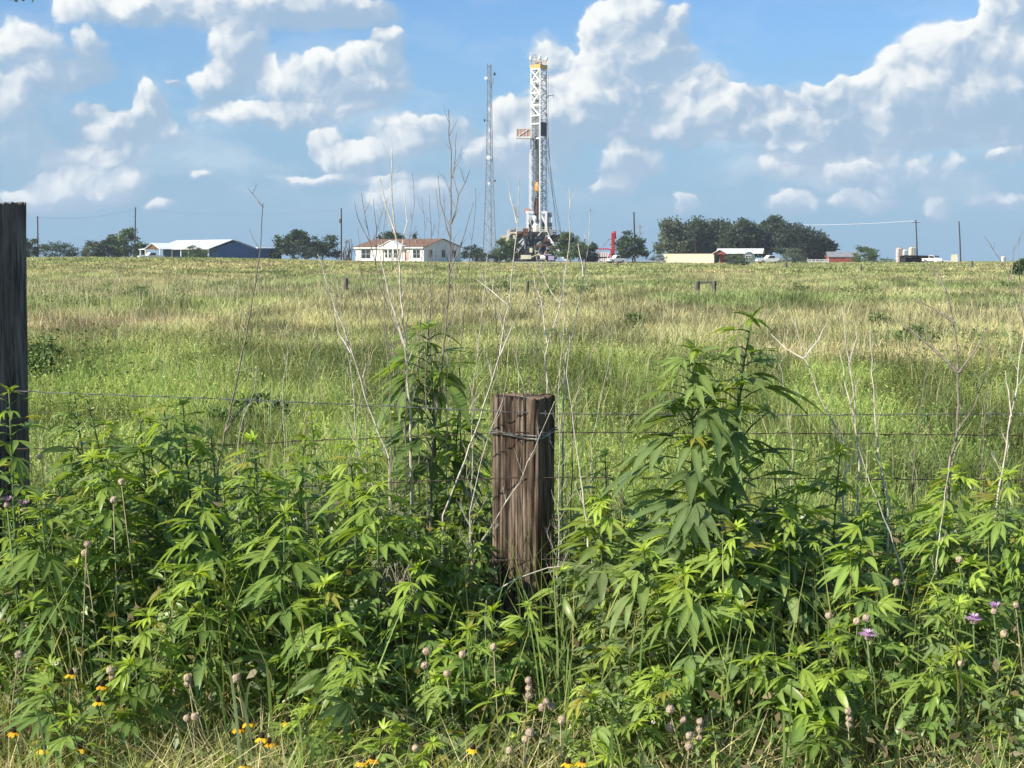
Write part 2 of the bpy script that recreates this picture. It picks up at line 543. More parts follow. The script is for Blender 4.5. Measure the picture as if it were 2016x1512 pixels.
def tanness(x, y):
    t = fbm(x * .10 + 3.1, y * .055, 21, 4)
    T = sm(.47, .66, t) * sm(18, 28, y) * .58
    for (cx, cy, rx, ry, w) in ((-10.5, 33, 5.0, 6.0, .95), (-5.2, 29, 2.6, 3.6, .6), (6.3, 22.5, 3.2, 2.6, .95), (-1.2, 24.5, 3, 2.2, .6), (5.5, 36, 6, 3.0, .6), (0, 66, 26, 4, .3),
                            (-14, 58, 8, 7, .7), (22, 60, 12, 4, .7), (20, 95, 22, 7, .6), (-9, 26, 2.6, 2.8, .6), (1.5, 29, 3, 3, .5), (13.5, 33, 4, 4, .7)):
        T = np.maximum(T, w * np.exp(-(((x - cx) / rx) ** 2 + ((y - cy) / ry) ** 2) ** 1.6) * (.25 + 1.3 * fbm(x * .45, y * .3, 31, 3)))
    T = T * (1 - .75 * sm(21.5, 15, y))
    return np.clip(T, 0, 1)


def field_col(x, y, rs):
    n = len(x)
    T = tanness(x, y)
    dk = sm(.52, .70, fbm(x * .16 + 40, y * .11 + 9, 77, 4))
    lime = np.array([.275, .345, .095]); olive = np.array([.365, .400, .165]); tanc = np.array([.50, .43, .25]); dark = np.array([.130, .205, .060])
    far = sm(12, 55, y + 14 * (fbm(x * .3, y * .2, 8, 3) - .5))[:, None]
    base = lime * (1 - far) + olive * far
    base = base * (1 - .55 * dk[:, None]) + dark * (.55 * dk[:, None])
    c = base * (1 - T[:, None]) + tanc * T[:, None]
    mid = fbm(x * .9 + 3, y * .45 + 5, 120, 3)[:, None]
    c = c * (.50 + .95 * sm(.28, .72, mid))
    c = c * (1 + (rs.uniform(.72, 1.26, (n, 1)) - 1) * (1 - .55 * sm(40, 160, y)[:, None]))
    c[:, 0] *= rs.uniform(.85, 1.2, n)
    return c


# ------------------------------------------------------------------ ground
def build_ground():
    xs = np.concatenate([[-1150, -800, -520, -360], np.linspace(-260, -40, 45)[:-1], np.linspace(-40, 40, 81), np.linspace(40, 260, 45)[1:], [360, 520, 800, 1150]])
    ys = np.concatenate([[-1150, -500, -150, -40, -10, -2, 1, 2.5], np.linspace(3, 40, 75), np.linspace(40, 420, 90)[1:], [460, 520, 620, 780, 1000, 1150]])
    X, Y = np.meshgrid(xs, ys)
    x = X.ravel(); y = Y.ravel()
    V = np.stack([x, y, gz(x, y)], 1)
    nx, ny = len(xs), len(ys)
    i = np.arange(nx - 1)[None] + np.arange(ny - 1)[:, None] * nx
    Fq = np.stack([i, i + 1, i + 1 + nx, i + nx], -1).reshape(-1, 4)
    rs = np.random.RandomState(3)
    T = tanness(x, y)[:, None]
    dk = sm(.52, .70, fbm(x * .16 + 40, y * .11 + 9, 77, 4))[:, None]
    green = np.array([.15, .175, .055]); tanc = np.array([.30, .245, .15]); soil = np.array([.13, .105, .065])
    far = sm(40, 120, y)[:, None]
    c = green * (1 - .35 * dk)
    c = c * (1 - far) + np.array([.27, .27, .12]) * (1 - .35 * dk) * far
    c = c * (1 - T) + tanc * T
    nr = sm(9, 5.6, y)[:, None]
    c = c * (1 - nr) + soil * nr
    mt, nt, b = new_mat('field_soil')
    N, L = nt.nodes, nt.links
    at = N.new('ShaderNodeAttribute'); at.attribute_name = 'col'
    tc = N.new('ShaderNodeTexCoord')
    n1 = N.new('ShaderNodeTexNoise'); n1.inputs['Scale'].default_value = 2.3; n1.inputs['Detail'].default_value = 9; n1.inputs['Roughness'].default_value = .7
    L.new(tc.outputs['Object'], n1.inputs['Vector'])
    rp = N.new('ShaderNodeMapRange'); rp.inputs['From Min'].default_value = .3; rp.inputs['From Max'].default_value = .7; rp.inputs['To Min'].default_value = .55; rp.inputs['To Max'].default_value = 1.35
    L.new(n1.outputs[0], rp.inputs[0])
    vm = N.new('ShaderNodeVectorMath'); vm.operation = 'SCALE'
    L.new(at.outputs['Color'], vm.inputs[0]); L.new(rp.outputs[0], vm.inputs['Scale'])
    L.new(vm.outputs[0], b.inputs['Base Color']); b.inputs['Roughness'].default_value = .95; b.inputs['Specular IOR Level'].default_value = .1
    o = npmesh('ground', V, [Fq], c, mt, smooth=True)
    kind(o, 'structure')


build_ground()


# ------------------------------------------------------------------ grass and weeds (stuff)
def blades(P, h, w, lean, col, rs, tip=.35):
    """curved tapering blades: 5 points each. P (n,3) roots"""
    n = len(P)
    a = rs.uniform(0, 2 * np.pi, n)
    side = np.stack([np.cos(a), np.sin(a), np.zeros(n)], 1) * (w / 2)[:, None]
    b = rs.uniform(0, 2 * np.pi, n)
    ld = np.stack([np.cos(b), np.sin(b), np.zeros(n)], 1) * (lean * h)[:, None]
    up = np.zeros((n, 3)); up[:, 2] = h
    mid = P + up * .55 + ld * .30
    top = P + up * rs.uniform(.85, 1.0, (n, 1)) + ld
    V = np.stack([P - side * .7, P + side * .7, mid - side, mid + side, top], 1).reshape(-1, 3)
    k = (np.arange(n) * 5)[:, None]
    q = k + np.array([[0, 1, 3, 2]]); t = k + np.array([[2, 3, 4]])
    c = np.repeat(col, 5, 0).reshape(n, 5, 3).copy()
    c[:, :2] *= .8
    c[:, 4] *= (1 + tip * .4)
    return V, q, t, c.reshape(-1, 3)


def leaflets(Cn, size, col, rs, asp=.45, flat=.5):
    """small pointed leaves, four points each, random directions"""
    n = len(Cn)
    d = rs.normal(0, 1, (n, 3)); d[:, 2] = d[:, 2] * flat + .15
    d /= np.linalg.norm(d, axis=1)[:, None]
    r = rs.normal(0, 1, (n, 3))
    s = np.cross(d, r); s /= np.linalg.norm(s, axis=1)[:, None] + 1e-9
    L_ = size[:, None]
    V = np.stack([Cn, Cn + d * L_ * .45 + s * L_ * asp * .5, Cn + d * L_, Cn + d * L_ * .45 - s * L_ * asp * .5], 1).reshape(-1, 3)
    q = (np.arange(n) * 4)[:, None] + np.array([[0, 1, 2, 3]])
    return V, q, np.repeat(col, 4, 0)


def join(parts):
    """parts: list of (V, [faces...], col)"""
    Vs, Fs, Cs = [], {}, []
    o = 0
    for V, fl, c in parts:
        Vs.append(V); Cs.append(c)
        for f in fl:
            Fs.setdefault(f.shape[1], []).append(f + o)
        o += len(V)
    return np.concatenate(Vs), [np.concatenate(v) for v in Fs.values()], np.concatenate(Cs)


def sample_field(n, y0, y1, rs, power=1.0, margin=1.12):
    """points in the visible wedge between two depths"""
    u = rs.uniform(0, 1, n)
    y = (y0 ** power + u * (y1 ** power - y0 ** power)) ** (1 / power)
    x = rs.uniform(-1, 1, n) * (1008 / F * y * margin + .6)
    return x, y


def build_field():
    rs = np.random.RandomState(11)
    # near green weeds
    parts = []
    n = 190000
    x, y = sample_field(n, 6.6, 34, rs, 1.25)
    cl = fbm(x * 1.3, y * 1.3, 90, 3)
    keep = rs.uniform(0, 1, n) < .35 + 1.1 * sm(.35, .6, cl)
    x, y, cl = x[keep], y[keep], cl[keep]; n = len(x)
    col = field_col(x, y, rs)
    h = rs.uniform(.10, .34, n) * (.5 + .9 * cl) * (1 - .25 * tanness(x, y))
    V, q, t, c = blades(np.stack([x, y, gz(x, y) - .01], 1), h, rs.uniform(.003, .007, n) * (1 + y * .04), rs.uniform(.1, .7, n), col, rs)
    parts.append((V, [q, t], c))
    # leafy stems among them
    n = 11000
    x, y = sample_field(n, 6.8, 26, rs, 1.3)
    cl = fbm(x * .8 + 7, y * .8, 95, 3)
    keep = rs.uniform(0, 1, n) < sm(.34, .58, cl) * (1 - .85 * tanness(x, y))
    x, y, cl = x[keep], y[keep], cl[keep]
    k = 11
    n = len(x)
    hh = rs.uniform(.18, .46, n) * (.6 + .8 * cl)
    xx = np.repeat(x, k) + rs.normal(0, .045, n * k); yy = np.repeat(y, k) + rs.normal(0, .045, n * k)
    zz = np.repeat(hh, k) * rs.uniform(.25, 1.05, n * k) + gz(xx, yy)
    colr = field_col(x, y, rs)
    V, q, c = leaflets(np.stack([xx, yy, zz], 1), rs.uniform(.016, .040, n * k) * (1 + yy * .012), np.repeat(colr, k, 0) * rs.uniform(.8, 1.25, (n * k, 1)), rs, .36, .8)
    parts.append((V, [q], c))
    # taller straw-coloured and bluish-green stems standing through the weeds
    n = 9000
    x, y = sample_field(n, 6.8, 27, rs, 1.3)
    kp = rs.uniform(0, 1, n) < .15 + .85 * sm(.42, .62, fbm(x * .5 + 21, y * .5, 131, 3))
    x, y = x[kp], y[kp]; n = len(x)
    col = np.where(rs.uniform(0, 1, (n, 1)) < .55, np.array([[.52, .47, .25]]), np.array([[.24, .33, .13]])) * rs.uniform(.7, 1.2, (n, 1))
    V, q, t, c = blades(np.stack([x, y, gz(x, y)], 1), rs.uniform(.28, .62, n), rs.uniform(.003, .006, n) * (1 + y * .04), rs.uniform(.05, .6, n), col, rs)
    parts.append((V, [q, t], c))
    V, Fs, c = join(parts)
    kind(npmesh('green_field_weeds', V, Fs, c, M_GRASS), 'stuff')
    # middle distance grass
    parts = []
    n = 230000
    x, y = sample_field(n, 20, 120, rs, 1.15)
    col = field_col(x, y, rs)
    cl = fbm(x * .35, y * .35, 60, 3)
    h = rs.uniform(.14, .38, n) * (.5 + 1.0 * cl)
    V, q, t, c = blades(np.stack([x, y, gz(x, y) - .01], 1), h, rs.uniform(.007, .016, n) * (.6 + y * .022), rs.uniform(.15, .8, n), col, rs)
    parts.append((V, [q, t], c))
    # pale seed stalks standing above the grass
    n = 15000
    x, y = sample_field(n, 17, 100, rs, 1.1)
    w = np.exp(-((y - 58) / 16) ** 2) * sm(-2, -8, x) + .35 * sm(.5, .62, fbm(x * .09, y * .06, 44, 3)) + .5 * tanness(x, y)
    kp = rs.uniform(0, 1, n) < w * .8
    x, y = x[kp], y[kp]; n = len(x)
    col = np.array([.50, .46, .28]) * rs.uniform(.7, 1.15, (n, 1))
    V, q, t, c = blades(np.stack([x, y, gz(x, y)], 1), rs.uniform(.4, .75, n), rs.uniform(.008, .016, n) * (.6 + y * .022), rs.uniform(.05, .3, n), col, rs)
    parts.append((V, [q, t], c))
    # dark weeds
    n = 4200
    x, y = sample_field(n, 16, 75, rs, 1.1)
    kp = rs.uniform(0, 1, n) < sm(.56, .66, fbm(x * .13 + 11, y * .09, 45, 4)) * .9
    x, y = x[kp], y[kp]; n = len(x); k = 9
    xx = np.repeat(x, k) + rs.normal(0, .13, n * k); yy = np.repeat(y, k) + rs.normal(0, .13, n * k)
    zz = gz(xx, yy) + np.repeat(rs.uniform(.25, .6, n), k) * rs.uniform(.2, 1, n * k)
    c0 = np.repeat(np.array([[.13, .20, .06]]) * rs.uniform(.7, 1.4, (n, 1)), k, 0) * rs.uniform(.8, 1.2, (n * k, 1))
    V, q, c = leaflets(np.stack([xx, yy, zz], 1), rs.uniform(.04, .10, n * k) * (.7 + yy * .010), c0, rs, .45, .8)
    parts.append((V, [q], c))
    V, Fs, c = join(parts)
    kind(npmesh('meadow_grass', V, Fs, c, M_GRASS), 'stuff')
    # far grass, tufts
    n = 230000
    x, y = sample_field(n, 95, 385, rs, 1.2)
    col = field_col(x, y, rs) * np.array([1.02, .98, .95])
    h = rs.uniform(.12, .42, n) * (.4 + fbm(x * .1, y * .08, 61, 3))
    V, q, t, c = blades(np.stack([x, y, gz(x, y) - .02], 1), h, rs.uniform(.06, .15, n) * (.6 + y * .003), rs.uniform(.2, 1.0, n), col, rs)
    kind(npmesh('distant_grass', V, [q, t], c, M_GRASS), 'stuff')


build_field()


# ------------------------------------------------------------------ trees and shrubs
def crown_points(cx, cy, cz, rx, ry, rz, nclump, nleaf, rs, spread=.24):
    """leaf positions in clumps spread through an uneven crown volume"""
    d = rs.normal(0, 1, (nclump, 3)); d /= np.linalg.norm(d, axis=1)[:, None]
    r = rs.uniform(.25, 1.0, nclump) ** .45
    hr = np.hypot(d[:, 0], d[:, 1]) + 1e-6
    d[:, :2] *= np.where(d[:, 2] < 0, np.clip(.97 / hr, 1, 3), 1)[:, None]
    lump = 1 + .22 * np.sin(d[:, 0] * 4.1 + rs.uniform(0, 6)) * np.cos(d[:, 2] * 3.3 + rs.uniform(0, 6))
    K = d * (r * lump)[:, None] * np.array([rx, ry, rz])
    per = np.maximum(6, (nleaf / nclump * rs.uniform(.5, 1.5, nclump)).astype(int))
    Kr = np.repeat(K, per, 0)
    P = Kr + rs.normal(0, 1, Kr.shape) * np.array([rx, rx, rz * .8]) * spread * .55
    sh = np.repeat(rs.uniform(.65, 1.4, nclump), per)
    return P + np.array([cx, cy, cz]), sh, K + np.array([cx, cy, cz])


def tree(name, label, cat, px, base_py, top_py, width_px, Y, seed, colour=(.060, .085, .035), nleaf=1700, nclump=34, trunk=.16, group=None, leaf=None, depth=None, trunk_h=.1, dz=0.0):
    rs = np.random.RandomState(seed); rnd = random.Random(seed)
    m = Y / F
    x = (px - 1008) * m
    g = float(gz(x, Y))
    top = W(px, top_py, Y).z
    H = top - g
    rx = width_px * m / 2
    t = thing(name, label, cat, (x, Y, g), group)
    th = H * trunk_h
    rz = (H - th * .9 + .25) / 2
    P, sh, K = crown_points(x, Y, g + H - rz * .98, rx * .96, depth or rx * .96, rz * .94, int(nclump * 1.35), int(nleaf * 2.0), rs)
    col = np.array([colour]) * (sh * rs.uniform(.75, 1.25, len(P)))[:, None]
    sz = (leaf or max(.2, H * .075)) * rs.uniform(.6, 1.35, len(P))
    V, q, c = leaflets(P, sz, col, rs, .62, .8)
    V[:, 2] = np.maximum(V[:, 2], g + .02)
    npmesh('crown', V, [q], c, M_TREE, t)
    mb = MB()
    r0 = max(.05, H * .028) * trunk / .16
    c0 = Vector((x, Y, g - .1)); c1 = Vector((x + rnd.uniform(-.06, .06) * H, Y, g + th)); c2 = Vector((x + rnd.uniform(-.1, .1) * H, Y, g + H * .72))
    mb.tube([c0, c1, c2], [r0, r0 * .75, r0 * .25], 7)
    for k in range(min(9, nclump)):
        e = Vector(K[rnd.randrange(len(K))])
        s = c0.lerp(c1, .75 + .25 * rnd.random()) if rnd.random() < .5 else c1.lerp(c2, rnd.random() * .7)
        mid = s.lerp(e, .5) + Vector((0, 0, .05 * H))
        mb.tube([s, mid, e], [r0 * .45, r0 * .3, r0 * .1], 5)
    mb.build('trunk', M_BARK, t)
    return t


DG = (.058, .086, .042); GG = (.110, .135, .080); MG = (.090, .135, .046); BG = (.046, .070, .046)
FAR_TREES = [
    # name, label, px, base, top, width, Y, colour, extra
    ('tree', 'dark round tree just beside the tall corner post, at the far left of the horizon', 58, 512, 468, 44, 300, DG, {}),
    ('shrub', 'broad low dark thicket bush between two left utility poles', 118, 508, 477, 82, 310, DG, dict(trunk_h=.15, nclump=40)),
    ('shrub', 'small grey-green bush right of the gap in the left treeline', 186, 508, 474, 44, 310, GG, dict(trunk_h=.15)),
    ('tree', 'mid-height leafy tree left of the white-roofed blue house', 216, 508, 468, 48, 315, DG, dict(trunk_h=.12)),
    ('tree', 'airy taller tree behind the left end of the blue house roof', 252, 510, 451, 66, 330, MG, dict(nclump=26)),
    ('shrub', 'green shrub growing against the porch of the blue house', 392, 512, 484, 56, 268, MG, dict(trunk_h=.12, nclump=24)),
    ('tree', 'big dark round tree immediately right of the navy house wall', 578, 514, 455, 76, 300, DG, dict(trunk_h=.16, nleaf=2300, nclump=44)),
    ('tree', 'medium dark tree left of the pole with the transformer', 638, 514, 464, 66, 305, DG, dict(trunk_h=.16, nclump=38)),
    ('shrub', 'low dark bush filling between two dark trees right of the blue house', 606, 515, 484, 60, 296, BG, dict(trunk_h=.1)),
    ('tree', 'dark spreading treetop showing over the white house roof beside its gable', 770, 512, 457, 56, 318, DG, dict(nclump=24)),
    ('tree', 'small pointed dark treetop over the white house roof ridge', 817, 512, 461, 16, 322, DG, dict(nleaf=500, nclump=12)),
    ('shrub', 'dark hedge-like bush right of the grey gable of the white house', 930, 516, 481, 48, 300, BG, dict(trunk_h=.1)),
    ('shrub', 'olive bush at the left foot of the drilling rig', 996, 516, 466, 50, 292, MG, dict(trunk_h=.12, nclump=30)),
    ('shrub', 'low dark scrub at the foot of the lattice radio mast', 962, 517, 494, 44, 290, BG, dict(trunk_h=.1)),
    ('tree', 'green round bush-like tree at the right foot of the drilling rig', 1124, 517, 461, 66, 292, MG, dict(trunk_h=.12, nleaf=2200, nclump=44)),
    ('shrub', 'dark bush between the rig and the red crane column', 1160, 517, 478, 40, 296, DG, dict(trunk_h=.1)),
    ('tree', 'dense dark tree beside the red column, standing in front of a utility pole', 1243, 517, 462, 60, 290, DG, dict(trunk_h=.12, nleaf=2300, nclump=44)),
    ('shrub', 'low light scrub left of the long cream container', 1296, 519, 503, 40, 300, GG, dict(trunk_h=.1, nleaf=700, nclump=16)),
    ('shrub', 'scruffy bush standing in the grass before the green hut', 1451, 529, 499, 54, 215, GG, dict(trunk_h=.1, nclump=26, nleaf=1500)),
    ('shrub', 'rounded olive bush right of the parked white truck', 1560, 519, 489, 54, 270, GG, dict(trunk_h=.12, nclump=28)),
    ('tree', 'rounded green bush-like tree right of the red barn', 1700, 518, 484, 54, 300, MG, dict(trunk_h=.12, nclump=34)),
    ('shrub', 'low scrubby bush trailing right of the round green tree by the barn', 1738, 518, 508, 46, 305, MG, dict(trunk_h=.1, nleaf=600, nclump=14)),
    ('shrub', 'dark green bush at the far right edge of the meadow', 2012, 552, 514, 40, 105, MG, dict(trunk_h=.12, nclump=26)),
]
for i, (nm, lb, px, b_, t_, w_, Y, c_, kw) in enumerate(FAR_TREES):
    tree(nm, lb, 'tree' if nm == 'tree' else 'bush', px, b_, t_, w_, Y, 100 + i, c_, group='trees and bushes along the horizon', **kw)

GROVE = [(1326, 428, 62, 'pale-leaved tree at the left end of the tall grove, with ragged edge', GG, 8), (1366, 429, 70, 'second tree from the left in the tall grove, above the cream container', DG, 7),
         (1408, 432, 70, 'tall grove tree above the seam between cream container and hut', DG, 7), (1446, 437, 64, 'grove tree behind the left half of the white hut roof', DG, 7),
         (1484, 437, 66, 'grove tree behind the right end of the white hut roof', BG, 7), (1520, 433, 68, 'grove tree above the parked white truck, sky showing through its foot', DG, 4.0),
         (1560, 437, 66, 'grove tree behind the rounded olive bush', BG, 4.4), (1592, 452, 62, 'lower dark tree on the right shoulder of the grove', BG, 7), (1618, 474, 42, 'smallest tree closing the right end of the grove', BG, 6)]
for i, (px, t_, w_, lb, c_, k) in enumerate(GROVE):
    tree('tree', lb, 'tree', px, 517, t_, w_ * 1.12, 345 + (i % 3) * 6, 300 + i, c_, nleaf=4200, nclump=70, group='trees of the tall grove', trunk_h=.20 if k < 5 else .04, trunk=.15, leaf=.62)


def field_bush(px, py, hpx, wpx, label, seed, c=(.125, .185, .06), name='shrub'):
    Y = CAMZ * F / (py - 503)
    m = Y / F; rs = np.random.RandomState(seed)
    x = (px - 1008) * m; g = float(gz(x, Y)); h = hpx * m; w = wpx * m
    P, sh, K = crown_points(x, Y, g + h * .5, w * .5, w * .45, h * .5, 16, 420, rs, .3)
    P[:, 2] = np.maximum(P[:, 2], g + .02)
    col = np.array([c]) * (sh * rs.uniform(.7, 1.3, len(P)))[:, None]
    V, q, cc = leaflets(P, rs.uniform(.05, .12, len(P)) * (.6 + h), col, rs, .4, .9)
    t = thing(name, label, 'bush', (x, Y, g), 'shrubs scattered over the meadow')
    npmesh('foliage', V, [q], cc, M_GRASS, t)
    mb = MB(); rnd = random.Random(seed)
    for k in range(7):
        e = Vector(K[rnd.randrange(len(K))])
        mb.tube([Vector((x, Y, g - .03)), Vector((x, Y, g)).lerp(e, .5) + Vector((0, 0, .04)), e], [.012, .009, .005], 5)
    mb.build('stem', M_BARK, t)


for i, a in enumerate([
    (985, 584, 34, 64, 'dark twiggy shrub on the meadow just below the foot of the rig'), (1090, 588, 24, 60, 'low dark shrub on the meadow under the right side of the rig'),
    (1150, 582, 22, 50, 'low grey-green shrub right of two dark shrubs below the rig'), (1565, 580, 26, 60, 'tall weedy shrub clump right of the short wooden H-brace'),
    (1690, 584, 24, 80, 'spreading dark shrub on the meadow below the red barn'), (1978, 572, 22, 34, 'compact dark shrub near the right end of the meadow'),
    (1735, 650, 34, 60, 'bright green rounded weed clump on the right, above the tan grass strip'), (1800, 690, 44, 80, 'bigger leafy weed clump standing in the tan grass strip'),
    (1250, 650, 36, 40, 'leafy green weed clump in mid meadow above the central ragweed'), (215, 575, 20, 30, 'small dark weed tuft on the meadow below the blue house porch'),
    (270, 590, 24, 60, 'dark weed patch on the meadow below the blue house'), (80, 760, 90, 90, 'tall leafy weed bush growing right beside the corner post'),
    (500, 850, 62, 150, 'dark shadowy shrub behind the leaning dry stalk on the left'), (1720, 538, 12, 60, 'dark low shrub near the horizon right of the red barn'),  # the wide shrub is added where only a cast shadow darkens the grass
    (1830, 560, 14, 60, 'low dark shrub on the meadow below the right utility pole'),
]):
    field_bush(*a, seed=400 + i)

# ------------------------------------------------------------------ houses
def rotM(px, Y, deg, dz=0.0):
    m = Y / F; x = (px - 1008) * m
    g = float(gz(x, Y)) + dz
    return Matrix.Translation((x, Y, g)) @ Matrix.Rotation(math.radians(deg), 4, 'Z'), Vector((x, Y, g))


def part(mb, name, mt, parent, M, smooth=False):
    return mb.build(name, mt, parent, M=M, smooth=smooth)


def window(parent, M, x, y, z, w, h, face, frame_mat=None, bars=1):
    """a framed window on a wall; face 'f' = wall facing local -y, 'e' = wall facing local +x"""
    f = MB(); g = MB(); t = .09
    if face == 'f':
        for (cx, cz, sx, sz) in ((x, z + h / 2, w + t, t), (x, z - h / 2, w + t, t), (x - w / 2, z, t, h - t), (x + w / 2, z, t, h - t)):
            f.box((cx, y - .035, cz), (sx, .07, sz))
        for k in range(bars): f.box((x - w / 2 + w * (k + 1) / (bars + 1), y - .03, z), (.05, .05, h - t))
        f.box((x, y - .03, z), (w - t, .04, .04))
        g.box((x, y - .008, z), (w, .02, h))
    else:
        for (cy, cz, sy, sz) in ((y, z + h / 2, w + t, t), (y, z - h / 2, w + t, t), (y - w / 2, z, t, h - t), (y + w / 2, z, t, h - t)):
            f.box((x + .035, cy, cz), (.07, sy, sz))
        f.box((x + .03, y, z), (.05, .05, h - t))
        g.box((x + .008, y, z), (.02, w, h))
    o = part(f, 'window', frame_mat or M_WHITE, parent, M)
    part(g, 'pane', M_GLASS, o, M)
    return o


def gable_roof(mb, x0, x1, y0, y1, ze, zr, th=.14, over=.4):
    """ridge along x"""
    ym = (y0 + y1) / 2; k = (zr - ze) / ((y1 - y0) / 2)
    a, b = y0 - over, y1 + over; z_ = ze - k * over
    xa, xb = x0 - over, x1 + over
    mb.poly([(xa, a, z_), (xb, a, z_), (xb, ym, zr), (xa, ym, zr)], (0, 0, th))
    mb.poly([(xa, ym + .004, zr), (xb, ym + .004, zr), (xb, b, z_), (xa, b, z_)], (0, 0, th))


def walls(mb, x0, x1, y0, y1, ze, zr):
    """closed wall volume with gables at both x ends"""
    ym = (y0 + y1) / 2
    vs = []
    for x in (x0, x1):
        vs += [(x, y0, -.6), (x, y1, -.6), (x, y1, ze), (x, ym, zr), (x, y0, ze)]
    mb.add(vs, [(4, 3, 2, 1, 0), (5, 6, 7, 8, 9), (0, 1, 6, 5), (1, 2, 7, 6), (0, 5, 9, 4), (2, 3, 8, 7), (3, 4, 9, 8)])


# white double-wide house with a central pediment.  local frame: front faces -y, near corner (front right) at the origin
M, L0 = rotM(835, 276, 40)
M = M @ Matrix.Rotation(math.radians(-80), 4, 'Z') if False else M
hw = thing('white_house', 'white house with brown shingle roof, arched front gable and grey shaded end wall', 'house', L0)
# rotate so the front wall faces the camera's left: front direction (-sin, -cos)
M = Matrix.Translation(L0) @ Matrix.Rotation(math.radians(-38), 4, 'Z')
A, B_ = 19.0, 11.5
ZE, ZR = 3.15, 4.75
mb = MB(); walls(mb, -A, 0, 0, B_, ZE, ZR - .05); part(mb, 'wall', M_SIDING, hw, M)
mb = MB(); gable_roof(mb, -A, 0, 0, B_, ZE, ZR, .12, .35); rf = part(mb, 'roof', M_ROOFB, hw, M)
for k in range(3):
    mb = MB(); mb.box((-A * (.25 + .25 * k), 3.0, ZR - .75 + .1), (.25, .25, .7)); part(mb, 'vent_pipe', M_GREY, rf, M)
mb = MB()
pk = [(-11.6, -.9, 2.75), (-11.6, -.9, 3.25), (-10.4, -.9, 3.5), (-9.3, -.9, 4.05), (-8.3, -.9, 4.4), (-7.3, -.9, 4.05), (-6.2, -.9, 3.5), (-5.0, -.9, 3.25), (-5.0, -.9, 2.75)]
mb.poly(pk[::-1], (0, 1.4, 0))
part(mb, 'pediment', M_SIDING, hw, M)
mb = MB()
for i in range(1, 7): mb.bar(Vector(pk[i]) + Vector((0, .6, .06)), Vector(pk[i + 1]) + Vector((0, .6, .06)), 1.7, .10)
part(mb, 'pediment_trim', M_WHITE, hw, M)
for x in (-11.4, -9.0, -7.6, -5.2):
    mb = MB(); mb.box((x, -.75, 1.35), (.22, .22, 2.85)); part(mb, 'porch_post', M_WHITE, hw, M)
mb = MB(); mb.box((-A / 2, -.42, ZE - .16), (A + .7, .10, .24)); part(mb, 'fascia', M_WHITE, hw, M)
window(hw, M, -16.0, 0, 1.75, 2.7, 1.9, 'f', None, 1)
window(hw, M, -9.7, 0, 1.75, 1.7, 1.6, 'f', None, 1)
window(hw, M, -7.5, 0, 1.75, 1.7, 1.6, 'f', None, 1)
window(hw, M, -1.9, 0, 1.75, 2.0, 1.7, 'f', None, 1)
for y in (2.0, 6.0, 9.3): window(hw, M, 0, y, 1.8, 1.0, 1.5, 'e', M_GREY)
mb = MB(); mb.box((-4.6, -.04, 1.2), (1.0, .08, 2.2)); d = part(mb, 'door', M_PINK, hw, M)
mb = MB(); mb.box((-4.95, -.11, 1.15), (.06, .06, .12)); part(mb, 'door_handle', M_GALV, d, M)
mb = MB(); mb.box((-A / 2, -.05, .15), (A, .07, .5)); part(mb, 'skirting', M_WHITE, hw, M)

# blue house with white metal roof
_, L1 = rotM(414, 288, 0)
hb = thing('blue_house', 'long navy blue house with white metal roof and open white porch', 'house', L1)
M = Matrix.Translation(L1) @ Matrix.Rotation(math.radians(-46), 4, 'Z')
A, B_ = 22.5, 9.6
ZE, ZR = 2.75, 4.35
mb = MB(); walls(mb, -A, 0, 2.2, B_ + 2.2, ZE, ZR - .05); part(mb, 'wall', M_BLUE, hb, M)
mb = MB(); gable_roof(mb, -A, 0, 0, B_ + 2.0, ZE - .2, ZR + .08, .10, .3); rf = part(mb, 'roof', M_ROOFW, hb, M)
mb = MB()
for k in range(21): mb.bar((-A + .5 + k * 1.1, -.3, ZE - .145), (-A + .5 + k * 1.1, (B_ + 2) / 2 - .1, ZR + .20), .07, .05)
part(mb, 'roof_rib', M_ROOFW, rf, M)
mb = MB(); mb.box((-3.3, B_ + 2.2 + 3.2, 1.0), (6.6, 6.3, 3.3)); part(mb, 'wing', M_BLUE, hb, M)
mb = MB(); mb.poly([(-7.0, B_ + 2.25, 2.85), (.35, B_ + 2.25, 2.7), (.35, B_ + 8.9, 2.7), (-7.0, B_ + 8.9, 2.85)], (0, 0, .14)); part(mb, 'wing_roof', M_ROOFW, hb, M)
window(hb, M, 0, B_ + 2.2 + 3.5, 1.55, 1.1, 1.2, 'e', M_BLUE)
window(hb, M, -5.0, 2.2, 1.5, 1.2, 1.3, 'f'); window(hb, M, -8.6, 2.2, 1.5, 1.2, 1.3, 'f')
mb = MB(); mb.box((-6.9, 2.15, 1.05), (1.0, .08, 2.1)); d = part(mb, 'door', M_WHITE, hb, M)
mb = MB(); mb.box((-6.55, 2.08, 1.0), (.06, .06, .12)); part(mb, 'door_handle', M_GALV, d, M)
for x in (-A + .3, -15.2, -11.4, -8.2, -4.4, -.4):
    mb = MB(); mb.box((x, .15, 1.15), (.20, .20, 2.6)); part(mb, 'porch_post', M_WHITE, hb, M)
